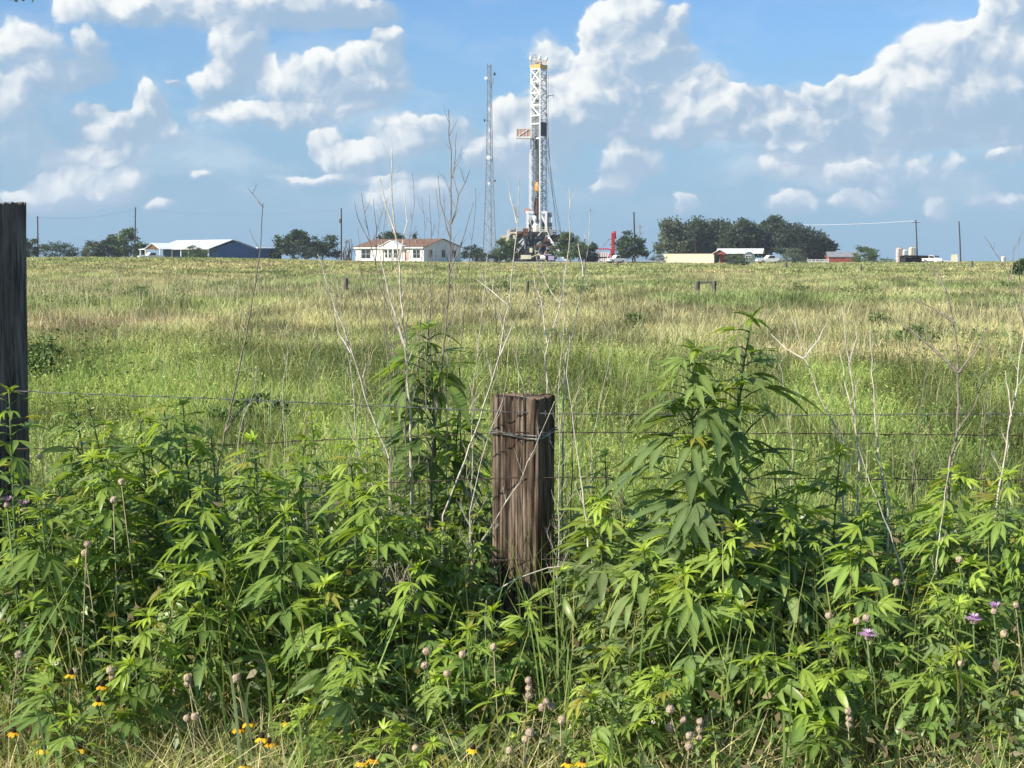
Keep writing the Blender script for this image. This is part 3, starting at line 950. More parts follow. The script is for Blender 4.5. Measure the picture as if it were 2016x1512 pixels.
# cross gable over the carport and the lower stepped porch roof at its left
mb = MB()
for s in (-1, 1):
    mb.poly([(-17.6, -3.4, 3.75), (-17.6, 3.4, 3.75), (-17.6 + s * 3.4, 3.4, 2.45), (-17.6 + s * 3.4, -3.4, 2.45)][::s], (0, 0, .10))
part(mb, 'carport_roof', M_ROOFW, hb, M)
mb = MB(); mb.poly([(-20.6, -3.0, 2.5), (-14.6, -3.0, 2.5), (-17.6, -3.0, 3.62)], (0, .1, 0)); part(mb, 'carport_gable', M_RUST, hb, M)
for x in (-20.7, -14.5):
    mb = MB(); mb.box((x, -3.1, 1.1), (.20, .20, 2.7)); part(mb, 'carport_post', M_WHITE, hb, M)
mb = MB(); mb.poly([(-26.5, -1.6, 2.42), (-A, -1.6, 2.42), (-A, 5.6, 3.35), (-26.5, 5.6, 3.35)], (0, 0, .12)); part(mb, 'side_porch_roof', M_ROOFW, hb, M)
for x in (-26.2, -23.5):
    mb = MB(); mb.box((x, -1.3, 1.1), (.22, .22, 2.6)); part(mb, 'side_porch_post', M_WHITE, hb, M)
mb = MB(); mb.box((-24.4, 4.5, 1.1), (4.2, .12, 2.6)); part(mb, 'side_wall', M_TEAL, hb, M)


def truck(label, px, Y, deg, body, L=5.2, name='pickup_truck', cab=True, group=None):
    _, l = rotM(px, Y, 0)
    t = thing(name, label, 'truck' if cab else 'van', l, group)
    M = Matrix.Translation(l) @ Matrix.Rotation(math.radians(deg), 4, 'Z')
    h = L / 2
    mb = MB()
    prof = [(-h, .45), (-h, 1.02), (-h * .62, 1.10), (-h * .34, 1.12), (-h * .12, 1.72), (h * .30, 1.75), (h * .36, 1.12), (h, 1.10), (h, .50)] if cab else \
           [(-h, .45), (-h, 1.0), (-h * .72, 1.15), (-h * .5, 1.95), (h * .96, 2.0), (h, 1.8), (h, .45)]
    mb.poly([(x, -.9, z) for x, z in prof], (0, 1.8, 0)); part(mb, 'body', body, t, M)
    for s in (-1, 1):
        w = MB()
        if cab: w.poly([(-h * .27, .905 * s, 1.16), (-h * .10, .905 * s, 1.62), (h * .26, .905 * s, 1.64), (h * .29, .905 * s, 1.16)], (0, .012 * s, 0))
        else: w.poly([(-h * .62, .905 * s, 1.25), (-h * .46, .905 * s, 1.8), (-h * .1, .905 * s, 1.8), (-h * .1, .905 * s, 1.25)], (0, .012 * s, 0))
        part(w, 'side_window', M_GLASS, t, M)
    for sx in (-.62, .62):
        for s in (-1, 1):
            w = MB(); w.lathe((sx * h, s * .80, .36), [(.2, -.12), (.36, -.10), (.36, .10), (.2, .12)], 14, (0, 1, 0)); o = part(w, 'wheel', M_TYRE, t, M)
            r = MB(); r.lathe((sx * h, s * .93, .36), [(.20, -.01), (.19, .01)], 12, (0, 1, 0)); part(r, 'rim', M_GALV, o, M)
    for s in (-1, 1):
        w = MB(); w.box((-h - .01, s * .65, .85), (.05, .3, .18)); part(w, 'headlight', M_GLASS, t, M)
    w = MB(); w.box((-h - .05, 0, .52), (.12, 1.75, .16)); part(w, 'bumper', M_GALV, t, M)
    return t


truck('white pickup parked under the carport of the blue house', 300, 284, 35, M_WHITE)
truck('white pickup parked right of the green hut under the grove', 1513, 280, 12, M_WHITE, 5.6)

# cream container with a grey end
_, l = rotM(1359, 290, 0)
ct = thing('storage_container', 'long plain cream container standing in front of the tall grove', 'container', l)
M = Matrix.Translation(l) @ Matrix.Rotation(math.radians(-32), 4, 'Z')
mb = MB(); mb.box((0, 0, .80), (11.6, 2.6, 2.5)); part(mb, 'body', M_CREAM, ct, M)
mb = MB()
for k in range(26): mb.box((-5.65 + k * .45, -1.32, .8), (.10, .05, 2.2))
part(mb, 'corrugation', M_CREAM, ct, M)
mb = MB(); mb.box((0, 0, 2.09), (11.7, 2.7, .08)); part(mb, 'roof', M_RUST, ct, M)
mb = MB(); mb.box((5.82, 0, .8), (.05, 2.3, 2.3)); part(mb, 'end_door', M_GREY, ct, M)

# green hut with white roof
_, l = rotM(1455, 285, 0)
ht = thing('green_hut', 'small green hut with long white metal roof, porch and bright white window', 'hut', l)
M = Matrix.Translation(l) @ Matrix.Rotation(math.radians(-14), 4, 'Z')
mb = MB(); walls(mb, -3.9, 2.6, 0, 5, 2.2, 2.95); part(mb, 'wall', M_TEAL, ht, M)
mb = MB(); gable_roof(mb, -4.6, 4.4, -.6, 5.2, 2.15, 3.0, .12, .3); part(mb, 'roof', M_ROOFW, ht, M)
mb = MB(); mb.poly([(-5.3, -2.6, 1.9), (-2.6, -2.6, 1.9), (-3.95, -2.6, 2.75)], (0, .1, 0)); part(mb, 'porch_gable', M_BARN, ht, M)
mb = MB()
for s in (-1, 1): mb.poly([(-3.95, -2.9, 2.85), (-3.95, 1, 2.85), (-3.95 + s * 1.6, 1, 1.95), (-3.95 + s * 1.6, -2.9, 1.95)][::s], (0, 0, .10))
part(mb, 'porch_roof', M_ROOFW, ht, M)
mb = MB(); mb.box((-3.4, -.06, .95), (1.4, .12, 2.0)); part(mb, 'door', M_BARN, ht, M)
mb = MB()
arc = [(1.9 + 1.25 * math.cos(a), -.9, 1.1 + 1.35 * math.sin(a)) for a in [math.pi * k / 10 for k in range(11)]]
mb.poly([(3.15, -.9, -.5)] + arc + [(.65, -.9, -.5)], (0, 1.2, 0)); part(mb, 'rounded_bay', M_TEAL, ht, M)
window(ht, M, 1.75, -.9, 1.25, 1.1, .95, 'f', M_WHITE, 1)

# red barn
_, l = rotM(1656, 320, 0)
rb = thing('red_barn', 'low red barn with grey metal roof right of the tall grove', 'barn', l)
M = Matrix.Translation(l) @ Matrix.Rotation(math.radians(-4), 4, 'Z')
mb = MB(); walls(mb, -3.2, 4.2, 0, 4.5, 1.45, 2.4); part(mb, 'wall', M_BARN, rb, M)
mb = MB(); gable_roof(mb, -3.2, 4.2, 0, 4.5, 1.45, 2.5, .12, .25); part(mb, 'roof', M_GREY, rb, M)
mb = MB(); mb.box((1.4, -.05, .6), (1.6, .1, 1.5)); part(mb, 'door', M_BARN, rb, M)

# white rail fence in front of the barn
_, l = rotM(1608, 296, 0)
rf_ = thing('rail_fence', 'low white rail fence between the grove and the red barn', 'fence', l)
for k in range(6):
    mb = MB(); mb.box((l.x - 2.3 + k * .9, l.y, l.z + .35 + (.25 if k in (0, 5) else 0)), (.12, .12, 1.1)); mb.build('post', M_WHITE, rf_)
for z in (.35, .75):
    mb = MB(); mb.box((l.x, l.y - .10, l.z + z), (4.7, .06, .16)); mb.build('rail', M_WHITE, rf_)

# tank battery, dark shed, loose equipment on the right
def tank(label, px, Y, w_px, h_px, mt, lift=0.0, square=False, name='storage_tank'):
    m_ = Y / F; _, l = rotM(px, Y, 0)
    t = thing(name, label, 'tank', l, 'tanks on the right horizon')
    r = w_px * m_ / 2; h = h_px * m_
    mb = MB()
    if square: mb.box((l.x, l.y, l.z + lift + h / 2), (2 * r, 2.4, h))
    else: mb.lathe((l.x, l.y, l.z + lift), [(r, -.3), (r, h * .94), (r * .6, h)], 18)
    mb.build('body', mt, t)
    mb = MB()
    for s in (-1, 1): mb.bar((l.x + s * .2 - r * .5, l.y - r - .08, l.z), (l.x + s * .2 - r * .5, l.y - r - .08, l.z + lift + h), .06)
    for k in range(int((h + lift) / .4)): mb.bar((l.x - .2 - r * .5, l.y - r - .08, l.z + .3 + k * .4), (l.x + .2 - r * .5, l.y - r - .08, l.z + .3 + k * .4), .04)
    mb.build('ladder', M_GALV, t)
    mb = MB(); mb.lathe((l.x, l.y, l.z + lift + h), [(.25, 0), (.25, .2), (.1, .3)], 10); mb.build('hatch', M_GREY, t)
    return t


tank('pale pinkish tank left of the crossarmed utility pole on the right', 1767, 330, 13, 29, mat('pale_pink_tank_paint', (.66, .56, .49), .6))
tank('whitish tank between the pinkish and beige tanks on the right horizon', 1778, 338, 11, 25, M_WHITE)
tank('beige tank directly left of the crossarmed utility pole', 1792, 330, 13, 30, M_CREAM)
tank('small round white tank far right on the horizon', 1972, 330, 9, 12, M_WHITE)
_, l = rotM(1806, 300, 0)
sh = thing('open_shed', 'low dark open-fronted shed under the crossarmed utility pole', 'shed', l)
mb = MB(); mb.poly([(l.x - 3.9, l.y - 2, l.z + 1.7), (l.x + 3.9, l.y - 2, l.z + 1.55), (l.x + 3.9, l.y + 2, l.z + 1.3), (l.x - 3.9, l.y + 2, l.z + 1.4)], (0, 0, .08)); mb.build('roof', M_DKST, sh)
mb = MB(); mb.box((l.x, l.y + 1.8, l.z + .6), (7.4, .1, 1.5)); mb.box((l.x - 3.4, l.y, l.z + .65), (.1, 3.4, 1.6)); mb.build('wall', M_DARK, sh)
for x in (-3.6, 0, 3.6):
    mb = MB(); mb.box((l.x + x, l.y - 1.8, l.z + .75), (.14, .14, 1.7)); mb.build('post', M_POLE, sh)
truck('pale pickup parked at the right end of the dark open shed', 1832, 298, 160, M_WHITE, 4.2)
_, l = rotM(1876, 300, 0)
pn = thing('loading_panel', 'tilted bright white panel beside the plain pole on the right', 'panel', l)
mb = MB(); mb.poly([(l.x - .9, l.y, l.z + .35), (l.x + .8, l.y, l.z + .25), (l.x + .65, l.y + .5, l.z + 2.0), (l.x - .55, l.y + .5, l.z + 1.85)], (0, .12, 0)); mb.build('board', M_CREAM, pn)
mb = MB()
for s in (-.6, .6): mb.bar((l.x + s, l.y + 1.1, l.z - .1), (l.x + s, l.y + .4, l.z + 1.4), .1)
mb.build('leg', M_DKST, pn)
_, l = rotM(1850, 296, 0)
bt = thing('flat_trailer', 'small pale flat trailer right of the dark open shed', 'trailer', l)
mb = MB(); mb.box((l.x, l.y, l.z + .5), (2.4, 1.5, .2)); mb.box((l.x + 1.5, l.y, l.z + .45), (1.0, .1, .1)); mb.build('deck', M_WHITE, bt)
for s in (-1, 1):
    mb = MB(); mb.lathe((l.x, l.y + s * .7, l.z + .28), [(.1, -.08), (.28, -.07), (.28, .07), (.1, .08)], 12, (0, 1, 0)); mb.build('wheel', M_TYRE, bt)

# ------------------------------------------------------------------ utility poles
def pole(label, px, top_py, Y, bx=None, arms=(), extra=None, r=.16):
    m_ = Y / F; bx = bx if bx is not None else px
    b = Vector(((bx - 1008) * m_, Y, 0)); b.z = float(gz(b.x, Y)); tp = W(px, top_py, Y)
    t = thing('utility_pole', label, 'utility pole', b, 'utility poles along the horizon')
    mb = MB(); mb.tube([b - Vector((0, 0, .3)), b.lerp(tp, .5) + Vector((.04, 0, 0)), tp], [r * 1.15, r, r * .8], 8); mb.build('shaft', M_POLE, t)
    for (dz, w_) in arms:
        mb = MB(); mb.box((tp.x, Y - .22, tp.z - dz), (w_, .13, .14)); a = mb.build('crossarm', M_POLE, t)
        for s in (-.9, -.45, .45, .9):
            mb = MB(); mb.lathe((tp.x + s * w_ / 2, Y - .22, tp.z - dz + .07), [(.04, 0), (.09, .05), (.05, .12), (.08, .17), (.03, .24)], 8); mb.build('insulator', M_WHITE, a)
    if extra == 'transformer':
        mb = MB(); mb.lathe((tp.x - .42, Y - .1, tp.z - 3.2), [(.20, 0), (.26, .05), (.26, .85), (.14, 1.0)], 12); mb.build('transformer', M_GREY, t)
    if extra == 'bracket':
        for k in range(4):
            mb = MB(); mb.bar((tp.x, Y, tp.z - .5 - k * .6), (tp.x - .45 - (.3 if k == 3 else 0), Y, tp.z - .45 - k * .6), .07); mb.build('bracket', M_DKST, t)
    mb = MB(); mb.bar((tp.x, Y, tp.z - .25), (tp.x - .35, Y, tp.z - .1), .05); mb.build('top_pin', M_DKST, t)
    return tp


PT = {}
PT[0] = pole('slim leaning utility pole nearest the corner post, above the low thicket', 74, 426, 300, 78)
PT[1] = pole('dark utility pole with brackets behind the left end of the blue house', 267, 408, 325, None, (), 'bracket')
PT[2] = pole('utility pole with a small grey transformer left of the white house', 672, 410, 300, 673, (), 'transformer')
PT[3] = pole('dark utility pole rising from the dense tree beside the red column', 1248, 418, 296, 1249, (), None, .18)
PT[4] = pole('utility pole with one crossarm above the dark open shed', 1803, 433, 330, None, ((.55, 1.9),))
PT[5] = pole('plain bare utility pole right of the tilted white panel', 1888, 436, 330)
PT[6] = pole('thin grey pole standing before the grove above the cream container', 1368, 466, 300, None, (), None, .09)
PT[7] = pole('thin pole half hidden among the grove foliage, above the hut roof', 1458, 448, 338, None, (), None, .09)
# far pylon
l = W(1260, 512, 420); l.z = float(gz(l.x, 420)); tp = W(1260, 443, 420)
py_ = thing('power_pylon', 'small grey power pylon far off right of the dark utility pole', 'pylon', l)
mb = MB()
for s in (-1, 1): mb.bar((l.x + s * .9, 420, l.z - .3), (tp.x + s * .15, 420, tp.z), .12)
for k in range(6):
    z0 = l.z + (tp.z - l.z) * k / 6; z1 = l.z + (tp.z - l.z) * (k + 1) / 6
    f0 = .9 - .75 * k / 6; f1 = .9 - .75 * (k + 1) / 6
    mb.bar((l.x - f0, 420, z0), (l.x + f1, 420, z1), .08); mb.bar((l.x + f0, 420, z0), (l.x - f1, 420, z1), .08)
mb.build('frame', M_GREY, py_)
for z, w_ in ((.6, 2.2), (2.4, 2.4)):
    mb = MB(); mb.box((tp.x, 420, tp.z - z), (w_, .15, .15)); mb.build('crossarm', M_GREY, py_)


def wire(label, pts, r, mt, name, cat, sag=.0, n=10, group=None):
    mb = MB()
    out = []
    for a, b in zip(pts[:-1], pts[1:]):
        for k in range(n + (b is pts[-1])):
            t = k / n; p = a.lerp(b, t); p.z -= 4 * sag * t * (1 - t); out.append(p)
    mb.tube(out, r, 4)
    o = mb.build(name, mt, None, org=out[0])
    return tag(o, label, cat, group)


e0 = W(1560, 442, 420)
wire('bright sunlit power line running left from the crossarmed utility pole', [PT[4] - Vector((.8, .22, .2)), e0], .05, M_WHITE, 'power_line', 'power line', .4)
wire('thin power line between the slim leaning pole and the bracketed pole on the left', [PT[0] - Vector((0, 0, .2)), PT[1] - Vector((0, 0, .4))], .018, M_GALV, 'power_line', 'power line', 1.0)
wire('thin power line between the bracketed pole and the transformer pole', [PT[1] - Vector((0, 0, .4)), PT[2] - Vector((0, 0, .3))], .018, M_GALV, 'power_line', 'power line', 1.2)

# dead vine-covered snag by the transformer pole
rnd = random.Random(5)
l = W(683, 512, 297); l.z = float(gz(l.x, l.y))
sn = thing('dead_tree', 'bare brown dead tree at the foot of the transformer pole', 'tree', l)
mb = MB()
for k in range(14):
    x = l.x + rnd.uniform(-.7, .9); h = rnd.uniform(2.6, 5.2)
    mb.tube([(x, l.y + rnd.uniform(-.5, .5), l.z - .2), (x + rnd.uniform(-.3, .3), l.y, l.z + h * .5), (x + rnd.uniform(-.5, .7), l.y, l.z + h)], [.14, .10, .03], 5)
mb.build('trunk', M_BARK, sn)
rs = np.random.RandomState(5)
P, shd, K = crown_points(l.x + .1, l.y, l.z + 2.4, .8, .7, 2.2, 14, 420, rs)
V, q, c = leaflets(P, rs.uniform(.15, .35, len(P)), np.array([[.15, .115, .075]]) * shd[:, None], rs, .4)
npmesh('dry_foliage', V, [q], c, M_TREE, sn)

# ------------------------------------------------------------------ lattice radio mast
def radio_mast():
    Y = 330; m_ = Y / F
    b = Vector(((962 - 1008) * m_, Y, 0)); b.z = float(gz(b.x, Y))
    t = thing('radio_mast', 'tall slender grey lattice mast carrying small dishes, left of the drilling rig', 'lattice mast', b)
    zt = W(964, 127, Y).z
    cb = Vector((b.x + .35, Y, b.z - .3)); ctp = Vector((W(964, 127, Y).x, Y, zt))
    legs = []
    for k in range(3):
        a = math.radians(200 + 120 * k)
        d = Vector((math.cos(a), math.sin(a), 0))
        prof = [(0, 1.95), (.25, 1.35), (.55, .82), (1.0, .52)]
        pts = [cb.lerp(ctp, f) + d * r for f, r in prof]
        legs.append((d, pts))
        mb = MB(); mb.tube(pts, [.15, .13, .11, .09], 6); mb.build('leg', M_GALV, t)

    def at(k, f):
        d, pts = legs[k]
        fs = [0, .25, .55, 1.0]
        for i in range(3):
            if f <= fs[i + 1]: return pts[i].lerp(pts[i + 1], (f - fs[i]) / (fs[i + 1] - fs[i]))
        return pts[-1]
    n = 34
    fr = [(i / n) ** .82 for i in range(n + 1)]
    for s in range(3):
        mb = MB()
        for i in range(n):
            k, j = s, (s + 1) % 3
            if i % 2: k, j = j, k
            mb.bar(at(k, fr[i]), at(j, fr[i + 1]), .075)
            if i % 2 == 0: mb.bar(at(k, fr[i]), at(j, fr[i]), .06)
        mb.build('bracing', M_GALV, t)

    def dish(px, py, r, dx, dy, mt, lab=None):
        c = W(px, py, Y); c.y = Y + dy
        mb = MB(); ax = Vector((dx, -1 if dx == 0 else -.5, 0)).normalized()
        mb.lathe(c, [(r * .25, -r * .55), (r * .8, -r * .3), (r, 0), (r * .98, .04), (r * .3, .08)], 14, ax)
        o = mb.build('dish_antenna', mt, t)
        cl = cb.lerp(ctp, (c.z - cb.z) / (ctp.z - cb.z))
        mb = MB(); mb.bar(c - ax * r * .5, Vector((cl.x, cl.y, c.z)), .08); mb.build('bracket', M_GALV, o)
    dish(957, 155, .42, 0, -.6, M_WHITE); dish(974, 146, .40, 1, -.2, M_DKST); dish(954, 237, .34, -1, -.2, M_DKST)
    dish(962, 311, .52, 0, -1.0, M_WHITE); dish(975, 356, .30, 1, -.3, M_GREY); dish(963, 362, .34, 0, -1.1, M_WHITE)
    for (px, py) in ((960, 131), (967, 132), (971, 160), (965, 168)):
        c = W(px, py, Y)
        mb = MB(); mb.box((c.x, Y - .55, c.z), (.22, .16, 1.3)); o = mb.build('panel_antenna', M_GREY, t)
        mb = MB(); mb.bar((c.x, Y - .5, c.z), (ctp.x, Y, c.z), .07); mb.build('bracket', M_GALV, o)
    mb = MB(); mb.tube([ctp, ctp + Vector((0, 0, .9))], .03, 5); mb.build('lightning_rod', M_GALV, t)


radio_mast()


# ------------------------------------------------------------------ drilling rig
def drilling_rig():
    Y = 310.0; m_ = Y / F
    b = Vector(((1058 - 1008) * m_, Y, 0)); b.z = 0.0
    t = thing('drilling_rig', 'towering white oil drilling rig with yellow crown and dark cluttered base', 'drilling rig', b)
    Z = lambda py: W(1058, py, Y).z
    X = lambda px: (px - 1058) * m_
    O = Vector((b.x, Y, 0))

    def G(x, y, z): return O + Vector((x, y, z))
    ph = math.radians(37); a = 2.46
    Nn = Vector((.46, 0, 0)); Lc = Nn + Vector((-a * math.cos(ph), a * math.sin(ph), 0)); R = Nn + Vector((a * math.sin(ph), a * math.cos(ph), 0)); Bk = Lc + R - Nn
    ztop, zfl = Z(134), Z(420)
    P = lambda c, z: O + Vector((c.x, c.y, z))
    for c, r in ((Lc, .30), (Nn, .34), (R, .26), (Bk, .26)):
        mb = MB(); mb.bar(P(c, Z(470)), P(c, ztop), r, r, (1, 0, 0)); mb.build('mast_leg', M_WHITE, t)
    # upper front face: wide horizontals and heavy diagonals
    lv = [135, 160, 182, 206, 227, 243, 272]
    for y in lv:
        mb = MB(); mb.bar(P(Lc, Z(y)), P(Nn, Z(y)), .34, .3); mb.build('front_girt', M_WHITE, t)
    for i, (u, v, s) in enumerate(((135, 160, 'x'), (160, 182, '\\'), (182, 206, '/'), (206, 227, '\\'))):
        mb = MB()
        if s in 'x\\': mb.bar(P(Lc, Z(u)), P(Nn, Z(v)), .26)
        if s in 'x/': mb.bar(P(Lc, Z(v)), P(Nn, Z(u)), .25)
        mb.build('front_brace', M_WHITE, t)
    # right (shaded) face: close zigzag all the way down
    mb = MB(); y = 135
    k = 0
    while y < 452:
        y2 = y + 11
        A_, B2 = (Nn, R) if k % 2 else (R, Nn)
        mb.bar(P(A_, Z(y)), P(B2, Z(y2)), .16); mb.bar(P(Nn, Z(y)), P(R, Z(y)), .14)
        y = y2; k += 1
    mb.build('side_bracing', M_WHITE, t)
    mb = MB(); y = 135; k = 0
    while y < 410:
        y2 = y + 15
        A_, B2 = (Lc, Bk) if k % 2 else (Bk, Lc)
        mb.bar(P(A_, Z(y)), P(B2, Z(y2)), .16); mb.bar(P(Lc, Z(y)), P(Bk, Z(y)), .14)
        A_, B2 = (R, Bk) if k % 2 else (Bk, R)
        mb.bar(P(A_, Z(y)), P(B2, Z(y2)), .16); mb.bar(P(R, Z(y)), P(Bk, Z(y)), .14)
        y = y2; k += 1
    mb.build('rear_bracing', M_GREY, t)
    ctr = (Lc + R) * .5
    # crown: yellow band, dark sheaves, railing, lights
    mb = MB(); rotc = -ph
    mb.box(P(ctr, Z(130)), (a + .35, a + .35, .85), rotc); cr = mb.build('crown_block', M_YEL, t)
    mb = MB()
    for i in range(-2, 3): mb.lathe(P(ctr, Z(123)) + Vector((i * .3, 0, 0)), [(.2, -.07), (.55, -.07), (.5, 0), (.55, .07), (.2, .07)], 14, (1, 0, .0))
    mb.build('sheave', M_DKST, cr)
    mb = MB()
    cs = [Lc, Nn, R, Bk]
    for c in cs: mb.bar(P(c, Z(126)), P(c, Z(118)), .08)
    for i in range(4):
        for z in (Z(121.5), Z(118)): mb.bar(P(cs[i], z), P(cs[(i + 1) % 4], z), .07)
    mb.build('crown_railing', M_YEL, cr)
    mb = MB()
    for s in (-1.35, -.35): mb.bar(G(s, .6, Z(126)), G(s, .6, Z(107)), .10)
    for y in (107, 112): mb.bar(G(-1.35, .6, Z(y)), G(-.35, .6, Z(y)), .09)
    mb.bar(G(-1.35, .6, Z(112)), G(-.35, .6, Z(107)), .07)
    mb.build('gin_pole', M_GREY, t)
    for c in (Lc, Nn, R):
        mb = MB(); mb.lathe(P(c, Z(118)), [(.10, 0), (.33, .25), (.33, .75), (.12, .95)], 10); mb.build('floodlight', M_WHITE, t)
    mb = MB(); mb.bar(P(R, Z(187)), G(X(1090), 2.2, Z(185)), .12); mb.bar(G(X(1088.5), 2.2, Z(185)), G(X(1088.5), 2.2, Z(191)), .12); mb.bar(P(R, Z(193)), G(X(1079), 2.1, Z(186)), .1); mb.build('side_arm', M_GREY, t)
    # mesh panel on the front below the bracing, navy board on the right face
    mb = MB()
    for k in range(18):
        f = (k + .5) / 18; p = Lc.lerp(Nn, f) + Vector((math.sin(ph), math.cos(ph), 0)) * .12
        mb.bar(P(p, Z(228)), P(p, Z(271)), .07)
    for k in range(14): mb.bar(P(Lc, Z(229 + k * 3)) + Vector((.08, .12, 0)), P(Nn, Z(229 + k * 3)) + Vector((.08, .12, 0)), .05)
    mb.build('screen_panel', M_GREY, t)
    mb = MB(); off = Vector((math.cos(ph), -math.sin(ph), 0)) * .22
    mb.poly([P(Nn, Z(268)) + off, P(R, Z(268)) + off, P(R, Z(240)) + off, P(Nn, Z(240)) + off], off * -.35); mb.build('sign_board', M_NAVYP, t)
    # racking board
    z0 = Z(272)
    mb = MB(); mb.box(G(X(1031), .9, z0 + .15), (X(1046) - X(1016), 2.2, .34)); rk = mb.build('racking_board', M_WHITE, t)
    mb = MB()
    mb.box(G(X(1030.5), -.15, z0 + 1.2), (X(1044) - X(1017), .06, 1.6)); mb.box(G(X(1017), .9, z0 + 1.2), (.06, 2.0, 1.6))
    mb.build('windwall', M_PINK, rk)
    mb = MB()
    for k in range(5): mb.bar(G(X(1017 + k * 6.5), -.22, z0 + .3), G(X(1017 + k * 6.5), -.22, z0 + 2.15), .09)
    mb.bar(G(X(1017), -.22, z0 + 2.1), G(X(1044), -.22, z0 + 2.1), .09); mb.bar(G(X(1020), -.26, z0 + .4), G(X(1040), -.26, z0 + 1.9), .12)
    mb.build('railing', M_WHITE, rk)
    # travelling block, hook, drill string, standpipe, stands of pipe racked in the derrick
    cb = G(X(1057), .85, 0)
    mb = MB(); zt = Z(360)
    for dx in (-.35, -.12, .12, .35): mb.tube([cb + Vector((dx, 0, Z(128))), cb + Vector((dx, 0, zt))], .035, 5)
    mb.build('drilling_line', M_DKST, t)
    mb = MB(); mb.lathe(cb + Vector((0, 0, Z(376))), [(.25, -.3), (.62, .1), (.66, 1.2), (.4, 1.9), (.2, 2.1)], 12); tb = mb.build('travelling_block', M_ORANGE, t)
    mb = MB(); mb.tube([cb + Vector((0, 0, Z(376))), cb + Vector((.25, 0, Z(383))), cb + Vector((0, 0, Z(388)))], .16, 8); mb.build('hook', M_DKST, tb)
    mb = MB(); mb.lathe(cb + Vector((-.1, 0, Z(434))), [(.28, 0), (.45, .4), (.5, 2.6), (.42, 3.6), (.28, 5.0)], 10); mb.build('top_drive', M_RUST, t)
    mb = MB(); mb.tube([cb + Vector((-.1, 0, Z(434))), cb + Vector((-.1, 0, Z(470)))], .11, 8); mb.build('drill_pipe', M_DKST, t)
    mb = MB()
    hose = [cb + Vector((-.3, 0, Z(385))), cb + Vector((-.6, -.2, Z(405))), cb + Vector((-.35, -.3, Z(425))), cb + Vector((.5, -.2, Z(418))), cb + Vector((.8, 0, Z(395))), P(Nn, Z(330)) + Vector((-.3, .3, 0))]
    mb.tube(hose, .11, 6); mb.build('mud_hose', M_DKST, t)
    rr = random.Random(2)
    mb = MB()
    for k in range(7):
        x = rr.uniform(X(1050), X(1060)); yy = rr.uniform(.9, 2.4)
        mb.tube([G(x, yy, Z(452)), G(x + rr.uniform(-.1, .1), yy, Z(268))], .085, 5)
    mb.build('racked_pipe', M_GREY, t)
    mb = MB()
    for px in (1049.5, 1067): mb.bar(G(X(px), .3, Z(450)), G(X(px), .3, Z(272)), .16)
    mb.build('guide_rail', M_GREY, t)
    mb = MB(); mb.tube([P(Lc, Z(455)) + Vector((-.35, -.1, 0)), P(Lc, Z(300)) + Vector((-.3, -.1, 0))], .07, 6); mb.build('standpipe', M_WHITE, t)
    mb = MB()
    for k in range(34): mb.bar(P(R, Z(450 - k * 9)) + Vector((.1, -.25, 0)), P(R, Z(450 - k * 9)) + Vector((.45, -.25, 0)), .05)
    for s in (.1, .45): mb.bar(P(R, Z(452)) + Vector((s, -.25, 0)), P(R, Z(145)) + Vector((s, -.25, 0)), .06)
    mb.build('ladder', M_GREY, t)
    # white portal frame round the mast foot
    mb = MB()
    zp, zf = Z(418), Z(456)
    mb.bar(G(X(1038.5), .2, zf - 1), G(X(1038.5), .2, zp), .75, .5); mb.bar(G(X(1035), .2, zp), G(X(1050), .2, zp), .6, .5, (0, 1, 0))
    mb.bar(G(X(1074.5), .2, Z(478)), G(X(1074.5), .2, zp), .55, .5); mb.bar(G(X(1062), .2, zp), G(X(1077), .2, zp), .6, .5, (0, 1, 0))
    mb.bar(G(X(1062), .15, zp), G(X(1074), .15, Z(441)), .4); mb.bar(G(X(1064.5), .2, zp), G(X(1064.5), .2, Z(455)), .35)
    mb.bar(G(X(1036), .3, Z(440)), G(X(1050), .3, Z(424)), .25); mb.bar(G(X(1041), .35, Z(436)), G(X(1052), .35, Z(452)), .3)
    mb.build('portal_frame', M_WHITE, t)
    mb = MB(); mb.box(G(X(1082), 1.6, Z(437)), (X(1087) - X(1078), 1.8, Z(418) - Z(457))); mb.build('control_cabin', M_GREY, t)
    mb = MB(); mb.box(G(X(1083), .55, Z(433)), (.8, .3, 1.2)); mb.build('cabin_window', M_WHITE, t)
    mb = MB(); mb.box(G(X(1037), 1.5, Z(414)), (1.3, 1.0, .9)); mb.build('hoist_winch', M_PINK, t)
    mb = MB()
    mb.lathe(G(X(1055), .5, Z(448)), [(.2, -1.3), (.75, -.9), (.75, .6), (.4, 1.2)], 12); mb.lathe(G(X(1053), -.2, Z(430)), [(.3, -.7), (.5, 0), (.3, .6)], 10)
    mb.build('drawworks', M_WHITE, t)
    mb = MB()
    for (px, py, w_, h_) in ((1045, 447, 1.0, 1.4), (1059, 452, 1.2, 1.2), (1069, 445, .8, 2.0), (1048, 437, .6, .9)): mb.box(G(X(px), 1.2, Z(py)), (w_, 1.0, h_))
    mb.build('floor_machinery', M_DKST, t)
    # drill floor and substructure
    zfl = Z(459)
    mb = MB(); mb.box(G(X(1056), 2.4, zfl), (X(1092) - X(1016), 7.5, .55)); mb.build('drill_floor', M_DKST, t)
    mb = MB()
    for k in range(16):
        x = X(1016) + k * (X(1092) - X(1016)) / 15
        mb.bar(G(x, -1.35, zfl + .25), G(x, -1.35, zfl + 1.35), .07)
    for z in (.75, 1.3): mb.bar(G(X(1016), -1.35, zfl + z), G(X(1092), -1.35, zfl + z), .07)
    mb.build('floor_railing', M_CREAM, t)
    mb = MB()
    for px in (1020, 1038, 1052, 1066, 1080, 1090):
        for yy in (-1.0, 5.8): mb.bar(G(X(px), yy, -.2), G(X(px), yy, zfl - .3), .35)
